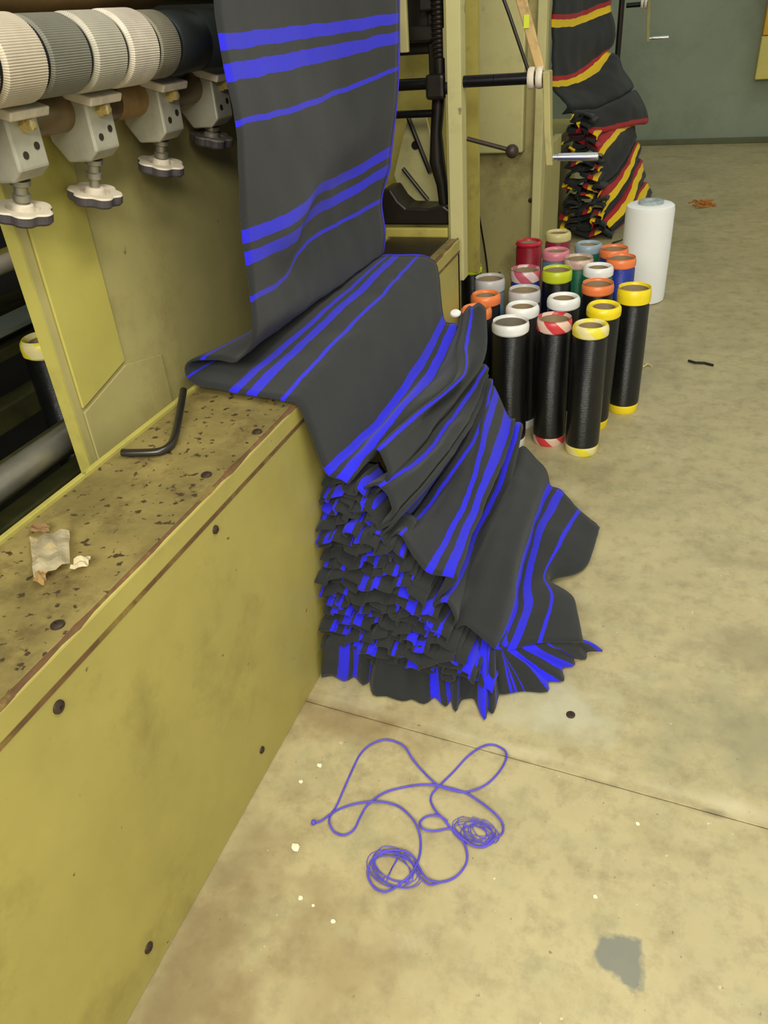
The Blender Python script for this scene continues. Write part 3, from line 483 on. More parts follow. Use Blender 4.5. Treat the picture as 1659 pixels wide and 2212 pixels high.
CLOTH=[(-1.0,[(-0.798,1.45,1.819),(-0.871,2.025,1.822),(-0.832,2.6,1.829)]),(-0.5,[(-0.808,1.45,1.639),(-0.881,2.025,1.642),(-0.842,2.6,1.649)]),(0.04,[(-0.818,1.45,1.479),(-0.891,2.025,1.482),(-0.852,2.6,1.489)]),(0.415,[(-0.809,1.45,1.346),(-0.86,1.833,1.332),(-0.909,2.217,1.334),(-0.861,2.6,1.359)]),(0.7,[(-0.821,1.45,1.245),(-0.864,1.833,1.223),(-0.901,2.217,1.216),(-0.877,2.6,1.249)]),(1.04,[(-0.833,1.45,1.136),(-0.848,1.738,1.116),(-0.909,2.025,1.124),(-0.951,2.312,1.102),(-0.901,2.6,1.128)]),(1.175,[(-0.836,1.45,1.091),(-0.861,1.738,1.066),(-0.943,2.025,1.056),(-0.957,2.312,1.043),(-0.913,2.6,1.068)]),(1.415,[(-0.84,1.45,1.007),(-0.908,1.738,0.966),(-0.962,2.025,0.984),(-0.964,2.312,0.975),(-0.947,2.6,0.975)]),(1.6,[(-0.853,1.45,0.92),(-0.9,1.738,0.895),(-0.937,2.025,0.907),(-0.949,2.312,0.898),(-0.943,2.6,0.864)]),(1.62,[(-0.93,1.49,0.842),(-0.94,1.8,0.832),(-0.95,2.2,0.815),(-0.955,2.6,0.8)]),(1.5,[(-1.0,1.51,0.835),(-0.99,1.8,0.822),(-0.97,2.2,0.806),(-0.962,2.6,0.795)]),(1.33,[(-1.062,1.5,0.828),(-1.03,1.8,0.812),(-0.985,2.2,0.8),(-0.965,2.6,0.79)]),(1.3,[(-1.078,1.49,0.806),(-1.04,1.8,0.8),(-0.985,2.2,0.795),(-0.963,2.6,0.787)]),(1.5,[(-1.05,1.47,0.788),(-1.01,1.8,0.787),(-0.97,2.2,0.788),(-0.955,2.6,0.786)]),(2.04,[(-0.925,1.44,0.788),(-0.925,1.8,0.79),(-0.93,2.2,0.79),(-0.94,2.6,0.789)]),(2.175,[(-0.868,1.43,0.788),(-0.88,1.8,0.79),(-0.885,2.2,0.79),(-0.9,2.6,0.789)]),(2.415,[(-0.785,1.42,0.786),(-0.8,1.8,0.789),(-0.805,2.2,0.79),(-0.825,2.61,0.788)]),(2.5,[(-0.752,1.425,0.779),(-0.762,1.8,0.783),(-0.77,2.2,0.784),(-0.785,2.6,0.783)]),(2.6,[(-0.738,1.43,0.735),(-0.738,1.8,0.75),(-0.742,2.2,0.755),(-0.75,2.59,0.755)]),(3.04,[(-0.716,1.45,0.589),(-0.703,1.807,0.554),(-0.696,2.163,0.576),(-0.715,2.52,0.597)]),(3.175,[(-0.68,1.46,0.57),(-0.648,1.807,0.594),(-0.658,2.153,0.551),(-0.67,2.5,0.589)]),(3.235,[(-0.661,1.465,0.561),(-0.629,1.81,0.586),(-0.638,2.155,0.541),(-0.657,2.5,0.576)]),(3.25,[(-0.653,1.56,0.582),(-0.62,1.795,0.572),(-0.557,2.03,0.586),(-0.604,2.265,0.589),(-0.642,2.5,0.63)]),(3.28,[(-0.663,1.56,0.552),(-0.63,1.795,0.542),(-0.567,2.03,0.556),(-0.614,2.265,0.559),(-0.652,2.5,0.6)]),(3.37,[(-0.63,1.56,0.602),(-0.597,1.795,0.592),(-0.534,2.03,0.606),(-0.581,2.265,0.609),(-0.619,2.5,0.65)]),(3.415,[(-0.618,1.56,0.602),(-0.585,1.795,0.592),(-0.522,2.03,0.606),(-0.569,2.265,0.609),(-0.607,2.5,0.65)]),(3.5,[(-0.604,1.55,0.586),(-0.596,1.74,0.56),(-0.586,1.93,0.554),(-0.546,2.12,0.557),(-0.547,2.31,0.593),(-0.582,2.5,0.665)]),(3.62,[(-0.587,1.53,0.551),(-0.576,1.722,0.526),(-0.562,1.914,0.532),(-0.54,2.106,0.534),(-0.52,2.298,0.563),(-0.559,2.49,0.643)]),(3.66,[(-0.617,1.53,0.501),(-0.606,1.722,0.476),(-0.592,1.914,0.482),(-0.57,2.106,0.484),(-0.55,2.298,0.513),(-0.589,2.49,0.593)]),(3.7,[(-0.657,1.53,0.476),(-0.646,1.722,0.451),(-0.632,1.914,0.457),(-0.61,2.106,0.459),(-0.59,2.298,0.488),(-0.629,2.49,0.568)]),(4.32,[(-0.652,1.5,0.519),(-0.618,1.738,0.473),(-0.612,1.975,0.457),(-0.611,2.213,0.435),(-0.6,2.45,0.448)]),(4.36,[(-0.614,1.5,0.539),(-0.58,1.738,0.493),(-0.574,1.975,0.477),(-0.573,2.213,0.455),(-0.562,2.45,0.468)]),(4.395,[(-0.602,1.5,0.539),(-0.568,1.738,0.493),(-0.562,1.975,0.477),(-0.561,2.213,0.455),(-0.55,2.45,0.468)]),(4.435,[(-0.593,1.5,0.531),(-0.558,1.738,0.484),(-0.551,1.975,0.469),(-0.549,2.213,0.444),(-0.545,2.45,0.461)]),(4.6,[(-0.57,1.48,0.518),(-0.53,1.725,0.505),(-0.523,1.97,0.482),(-0.541,2.215,0.442),(-0.549,2.46,0.46)]),(4.8,[(-0.559,1.46,0.478),(-0.522,1.71,0.482),(-0.51,1.96,0.468),(-0.527,2.21,0.433),(-0.542,2.46,0.447)]),(4.84,[(-0.609,1.46,0.428),(-0.572,1.71,0.432),(-0.56,1.96,0.418),(-0.577,2.21,0.383),(-0.592,2.46,0.397)]),(4.88,[(-0.619,1.46,0.418),(-0.582,1.71,0.422),(-0.57,1.96,0.408),(-0.587,2.21,0.373),(-0.602,2.46,0.387)]),(4.92,[(-0.549,1.45,0.47),(-0.505,1.702,0.477),(-0.497,1.955,0.46),(-0.513,2.208,0.424),(-0.54,2.46,0.43)]),(4.96,[(-0.589,1.45,0.42),(-0.545,1.702,0.427),(-0.537,1.955,0.41),(-0.553,2.208,0.374),(-0.58,2.46,0.38)]),(5.33,[(-0.583,1.46,0.401),(-0.604,1.708,0.306),(-0.556,1.955,0.341),(-0.547,2.203,0.355),(-0.568,2.45,0.388)]),(5.37,[(-0.553,1.46,0.431),(-0.574,1.708,0.336),(-0.526,1.955,0.371),(-0.517,2.203,0.385),(-0.538,2.45,0.418)]),(5.395,[(-0.543,1.46,0.431),(-0.564,1.708,0.336),(-0.516,1.955,0.371),(-0.507,2.203,0.385),(-0.528,2.45,0.418)]),(5.435,[(-0.535,1.46,0.423),(-0.554,1.708,0.328),(-0.506,1.955,0.363),(-0.498,2.203,0.378),(-0.525,2.45,0.411)]),(5.7,[(-0.509,1.45,0.383),(-0.508,1.7,0.355),(-0.495,1.95,0.348),(-0.502,2.2,0.387),(-0.525,2.45,0.398)]),(6.04,[(-0.466,1.44,0.343),(-0.472,1.69,0.306),(-0.474,1.94,0.324),(-0.494,2.19,0.376),(-0.515,2.44,0.389)]),(6.175,[(-0.411,1.44,0.337),(-0.426,1.685,0.316),(-0.438,1.93,0.302),(-0.442,2.175,0.288),(-0.459,2.42,0.29)]),(6.28,[(-0.396,1.44,0.326),(-0.411,1.683,0.305),(-0.416,1.925,0.3),(-0.42,2.167,0.278),(-0.437,2.41,0.291)]),(6.31,[(-0.436,1.44,0.276),(-0.451,1.683,0.255),(-0.456,1.925,0.25),(-0.46,2.167,0.228),(-0.477,2.41,0.241)]),(6.35,[(-0.454,1.42,0.25),(-0.467,1.665,0.167),(-0.493,1.91,0.107),(-0.46,2.155,0.168),(-0.454,2.4,0.265)]),(6.4,[(-0.43,1.42,0.27),(-0.443,1.665,0.187),(-0.469,1.91,0.127),(-0.436,2.155,0.188),(-0.43,2.4,0.285)]),(6.44,[(-0.412,1.42,0.266),(-0.425,1.665,0.183),(-0.451,1.91,0.123),(-0.418,2.155,0.184),(-0.412,2.4,0.281)]),(6.55,[(-0.393,1.42,0.209),(-0.425,1.665,0.115),(-0.441,1.91,0.077),(-0.407,2.155,0.155),(-0.415,2.4,0.253)]),(6.58,[(-0.443,1.42,0.159),(-0.475,1.665,0.065),(-0.491,1.91,0.027),(-0.457,2.155,0.105),(-0.465,2.4,0.203)]),(6.62,[(-0.42,1.436,0.14),(-0.423,1.524,0.16),(-0.424,1.721,0.17),(-0.426,2.102,0.14),(-0.459,2.474,0.1)]),(6.66,[(-0.38,1.436,0.19),(-0.383,1.524,0.21),(-0.384,1.721,0.22),(-0.386,2.102,0.19),(-0.419,2.474,0.15)]),(6.8,[(-0.344,1.438,0.165),(-0.337,1.541,0.19),(-0.34,1.749,0.2),(-0.351,2.114,0.17),(-0.383,2.485,0.11)]),(6.9,[(-0.314,1.452,0.125),(-0.296,1.563,0.165),(-0.303,1.733,0.185),(-0.314,2.097,0.15),(-0.327,2.449,0.08)]),(7.04,[(-0.296,1.467,0.1),(-0.289,1.638,0.085),(-0.308,1.835,0.07),(-0.314,2.218,0.05),(-0.304,2.42,0.03)]),(7.175,[(-0.257,1.481,0.1),(-0.245,1.631,0.1),(-0.268,1.76,0.08),(-0.276,1.858,0.075),(-0.281,2.055,0.075),(-0.258,2.38,0.04)]),(7.415,[(-0.195,1.518,0.1),(-0.193,1.71,0.1),(-0.233,1.831,0.075),(-0.215,2.008,0.075),(-0.181,2.252,0.05)]),(7.62,[(-0.101,1.563,0.085),(-0.142,1.744,0.08),(-0.223,1.862,0.045),(-0.137,1.969,0.03),(-0.111,2.187,0.035)]),(7.68,[(-0.095,1.589,0.06),(-0.163,1.78,0.05),(-0.233,1.883,0.018),(-0.145,1.994,0.01),(-0.129,2.247,0.012)]),(7.8,[(-0.172,1.569,0.04),(-0.234,1.8,0.02),(-0.281,1.915,0.012),(-0.249,2.083,0.006),(-0.225,2.348,0.006)])]
SKIRT=[(2.9,[(-0.727,1.473,0.11),(-0.727,1.353,0.13),(-0.74,1.336,0.07),(-0.753,1.338,0.006)]),(2.9699999999999998,[(-0.699,1.463,0.11),(-0.701,1.348,0.13),(-0.714,1.351,0.055),(-0.725,1.352,0.006)]),(3.04,[(-0.67,1.494,0.11),(-0.67,1.374,0.13),(-0.678,1.348,0.07),(-0.685,1.342,0.006)]),(3.17,[(-0.649,1.486,0.11),(-0.651,1.373,0.13),(-0.658,1.372,0.055),(-0.664,1.364,0.006)]),(3.3,[(-0.627,1.518,0.11),(-0.627,1.398,0.13),(-0.629,1.36,0.07),(-0.632,1.342,0.006)]),(3.45,[(-0.601,1.498,0.11),(-0.604,1.388,0.13),(-0.612,1.377,0.055),(-0.619,1.359,0.006)]),(3.6,[(-0.576,1.518,0.11),(-0.576,1.398,0.13),(-0.585,1.346,0.07),(-0.594,1.315,0.006)]),(3.7,[(-0.557,1.519,0.107),(-0.559,1.4,0.127),(-0.56,1.36,0.055),(-0.559,1.318,0.006)]),(3.8,[(-0.539,1.559,0.105),(-0.539,1.439,0.125),(-0.525,1.366,0.07),(-0.512,1.314,0.006)]),(3.875,[(-0.514,1.542,0.103),(-0.516,1.425,0.123),(-0.504,1.377,0.055),(-0.49,1.326,0.006)]),(3.95,[(-0.49,1.565,0.1),(-0.49,1.445,0.12),(-0.473,1.372,0.07),(-0.457,1.319,0.006)]),(4.025,[(-0.472,1.558,0.1),(-0.474,1.448,0.12),(-0.455,1.401,0.055),(-0.435,1.347,0.006)]),(4.1,[(-0.454,1.592,0.1),(-0.454,1.472,0.12),(-0.427,1.388,0.07),(-0.401,1.324,0.006)]),(4.199999999999999,[(-0.428,1.57,0.097),(-0.43,1.46,0.117),(-0.412,1.409,0.055),(-0.392,1.35,0.006)]),(4.3,[(-0.402,1.587,0.095),(-0.402,1.467,0.115),(-0.386,1.382,0.07),(-0.371,1.316,0.006)]),(4.6,[(-0.383,1.578,0.093),(-0.385,1.462,0.113),(-0.378,1.408,0.055),(-0.368,1.352,0.006)]),(4.9,[(-0.364,1.608,0.09),(-0.364,1.488,0.11),(-0.359,1.416,0.07),(-0.354,1.363,0.006)]),(4.970000000000001,[(-0.344,1.583,0.088),(-0.346,1.473,0.108),(-0.34,1.422,0.055),(-0.331,1.364,0.006)]),(5.04,[(-0.325,1.597,0.085),(-0.325,1.477,0.105),(-0.31,1.381,0.07),(-0.296,1.305,0.006)]),(5.17,[(-0.316,1.582,0.083),(-0.318,1.469,0.103),(-0.307,1.406,0.055),(-0.294,1.338,0.006)]),(5.3,[(-0.307,1.607,0.08),(-0.307,1.487,0.1),(-0.293,1.399,0.07),(-0.279,1.33,0.006)]),(5.55,[(-0.299,1.588,0.08),(-0.301,1.478,0.1),(-0.291,1.441,0.055),(-0.279,1.397,0.006)]),(5.8,[(-0.29,1.608,0.08),(-0.29,1.488,0.1),(-0.278,1.436,0.07),(-0.266,1.403,0.006)]),(6.395,[(-0.284,1.591,0.079),(-0.286,1.474,0.099),(-0.253,1.453,0.055),(-0.219,1.431,0.006)]),(6.99,[(-0.289,1.606,0.078),(-0.289,1.486,0.098),(-0.219,1.458,0.07),(-0.161,1.442,0.006)]),(7.0375,[(-0.267,1.598,0.077),(-0.274,1.482,0.097),(-0.221,1.482,0.055),(-0.164,1.478,0.006)]),(7.085,[(-0.319,1.554,0.075),(-0.269,1.494,0.095),(-0.192,1.486,0.05),(-0.127,1.49,0.006)]),(7.1475,[(-0.279,1.553,0.074),(-0.236,1.497,0.094),(-0.189,1.517,0.055),(-0.137,1.534,0.006)]),(7.21,[(-0.262,1.576,0.072),(-0.212,1.516,0.092),(-0.154,1.529,0.05),(-0.107,1.554,0.006)]),(7.404999999999999,[(-0.216,1.583,0.071),(-0.173,1.527,0.091),(-0.146,1.556,0.055),(-0.114,1.582,0.006)]),(7.6,[(-0.194,1.614,0.07),(-0.144,1.554,0.09),(-0.107,1.564,0.05),(-0.082,1.586,0.006)]),(7.825,[(-0.164,1.619,0.063),(-0.121,1.563,0.083),(-0.103,1.593,0.055),(-0.081,1.62,0.006)]),(8.05,[(-0.157,1.648,0.055),(-0.107,1.588,0.075),(-0.067,1.603,0.05),(-0.04,1.63,0.006)])]
FLAG=[(-1.0,[(-0.961,6.35,1.867),(-0.875,6.733,1.855),(-0.805,7.117,1.875),(-0.679,7.5,1.919)]),(-0.35,[(-0.961,6.35,1.567),(-0.875,6.733,1.555),(-0.805,7.117,1.575),(-0.679,7.5,1.619)]),(-0.05,[(-0.961,6.35,1.442),(-0.875,6.733,1.43),(-0.805,7.117,1.45),(-0.679,7.5,1.494)]),(0.155,[(-0.961,6.35,1.367),(-0.875,6.733,1.355),(-0.805,7.117,1.375),(-0.679,7.5,1.419)]),(0.55,[(-0.954,6.35,1.22),(-0.849,6.733,1.209),(-0.743,7.117,1.245),(-0.632,7.5,1.285)]),(0.9,[(-0.94,6.3,1.09),(-0.849,6.667,1.07),(-0.777,7.033,1.112),(-0.625,7.4,1.188)]),(1.155,[(-0.936,6.3,1.003),(-0.825,6.65,0.992),(-0.739,7.0,1.029),(-0.662,7.35,1.129)]),(1.3,[(-0.924,6.3,0.965),(-0.788,6.65,0.942),(-0.625,7.0,0.998),(-0.577,7.35,1.098)]),(1.45,[(-0.856,6.3,0.903),(-0.7,6.65,0.893),(-0.552,7.0,0.948),(-0.532,7.35,1.0)]),(1.6,[(-0.814,6.25,0.857),(-0.64,6.6,0.834),(-0.489,6.95,0.871),(-0.435,7.3,0.885)]),(1.64,[(-0.844,6.25,0.817),(-0.67,6.6,0.794),(-0.519,6.95,0.831),(-0.465,7.3,0.845)]),(1.7,[(-0.78,6.25,0.832),(-0.604,6.6,0.802),(-0.451,6.95,0.832),(-0.41,7.3,0.851)]),(1.8,[(-0.756,6.22,0.77),(-0.563,6.58,0.732),(-0.408,6.94,0.758),(-0.334,7.3,0.732)]),(1.98,[(-0.737,6.22,0.73),(-0.56,6.58,0.695),(-0.418,6.94,0.684),(-0.3,7.3,0.657)]),(2.05,[(-0.737,6.22,0.69),(-0.56,6.58,0.655),(-0.418,6.94,0.644),(-0.3,7.3,0.617)]),(2.06,[(-0.797,6.22,0.68),(-0.62,6.58,0.645),(-0.478,6.94,0.634),(-0.36,7.3,0.607)]),(2.0,[(-0.596,6.22,0.575),(-0.553,6.563,0.634),(-0.511,6.907,0.659),(-0.472,7.25,0.635)]),(2.09,[(-0.572,6.22,0.559),(-0.518,6.563,0.617),(-0.474,6.907,0.644),(-0.427,7.25,0.62)]),(2.22,[(-0.538,6.22,0.543),(-0.483,6.563,0.6),(-0.444,6.907,0.617),(-0.396,7.25,0.599)]),(2.5,[(-0.613,6.2,0.392),(-0.536,6.55,0.443),(-0.45,6.9,0.503),(-0.384,7.25,0.554)]),(2.85,[(-0.608,6.2,0.328),(-0.476,6.55,0.351),(-0.408,6.9,0.435),(-0.372,7.25,0.509)]),(2.9,[(-0.658,6.2,0.278),(-0.526,6.55,0.301),(-0.458,6.9,0.385),(-0.422,7.25,0.459)]),(3.0,[(-0.562,6.18,0.309),(-0.455,6.537,0.313),(-0.394,6.893,0.402),(-0.362,7.25,0.484)]),(3.1,[(-0.515,6.18,0.219),(-0.435,6.537,0.28),(-0.378,6.893,0.384),(-0.354,7.25,0.474)]),(3.22,[(-0.503,6.18,0.154),(-0.399,6.537,0.263),(-0.348,6.893,0.367),(-0.337,7.25,0.449)]),(3.4,[(-0.49,6.18,0.121),(-0.379,6.537,0.239),(-0.332,6.893,0.343),(-0.327,7.25,0.424)]),(3.45,[(-0.54,6.18,0.071),(-0.429,6.537,0.189),(-0.382,6.893,0.293),(-0.377,7.25,0.374)]),(3.95,[(-0.53,6.18,0.061),(-0.419,6.537,0.179),(-0.372,6.893,0.283),(-0.367,7.25,0.364)]),(4.0,[(-0.502,6.15,0.101),(-0.406,6.517,0.176),(-0.353,6.883,0.283),(-0.311,7.25,0.343)]),(4.09,[(-0.468,6.15,0.088),(-0.371,6.517,0.162),(-0.33,6.883,0.266),(-0.301,7.25,0.325)]),(4.22,[(-0.438,6.15,0.055),(-0.326,6.517,0.132),(-0.298,6.883,0.231),(-0.281,7.25,0.271)]),(4.4,[(-0.427,6.12,0.036),(-0.329,6.497,0.102),(-0.287,6.873,0.198),(-0.264,7.25,0.217)]),(4.45,[(-0.467,6.12,0.006),(-0.369,6.497,0.062),(-0.327,6.873,0.158),(-0.304,7.25,0.177)]),(4.92,[(-0.457,6.12,0.006),(-0.359,6.497,0.052),(-0.317,6.873,0.148),(-0.294,7.25,0.167)]),(5.09,[(-0.454,6.1,-0.02),(-0.369,6.5,-0.02),(-0.304,6.9,0.105),(-0.249,7.3,0.153)]),(5.22,[(-0.42,6.1,-0.033),(-0.314,6.5,-0.047),(-0.253,6.9,0.069),(-0.23,7.3,0.116)]),(5.5,[(-0.395,5.86,0.008),(-0.296,6.17,0.008),(-0.239,7.017,0.008),(-0.213,7.664,0.008)])]
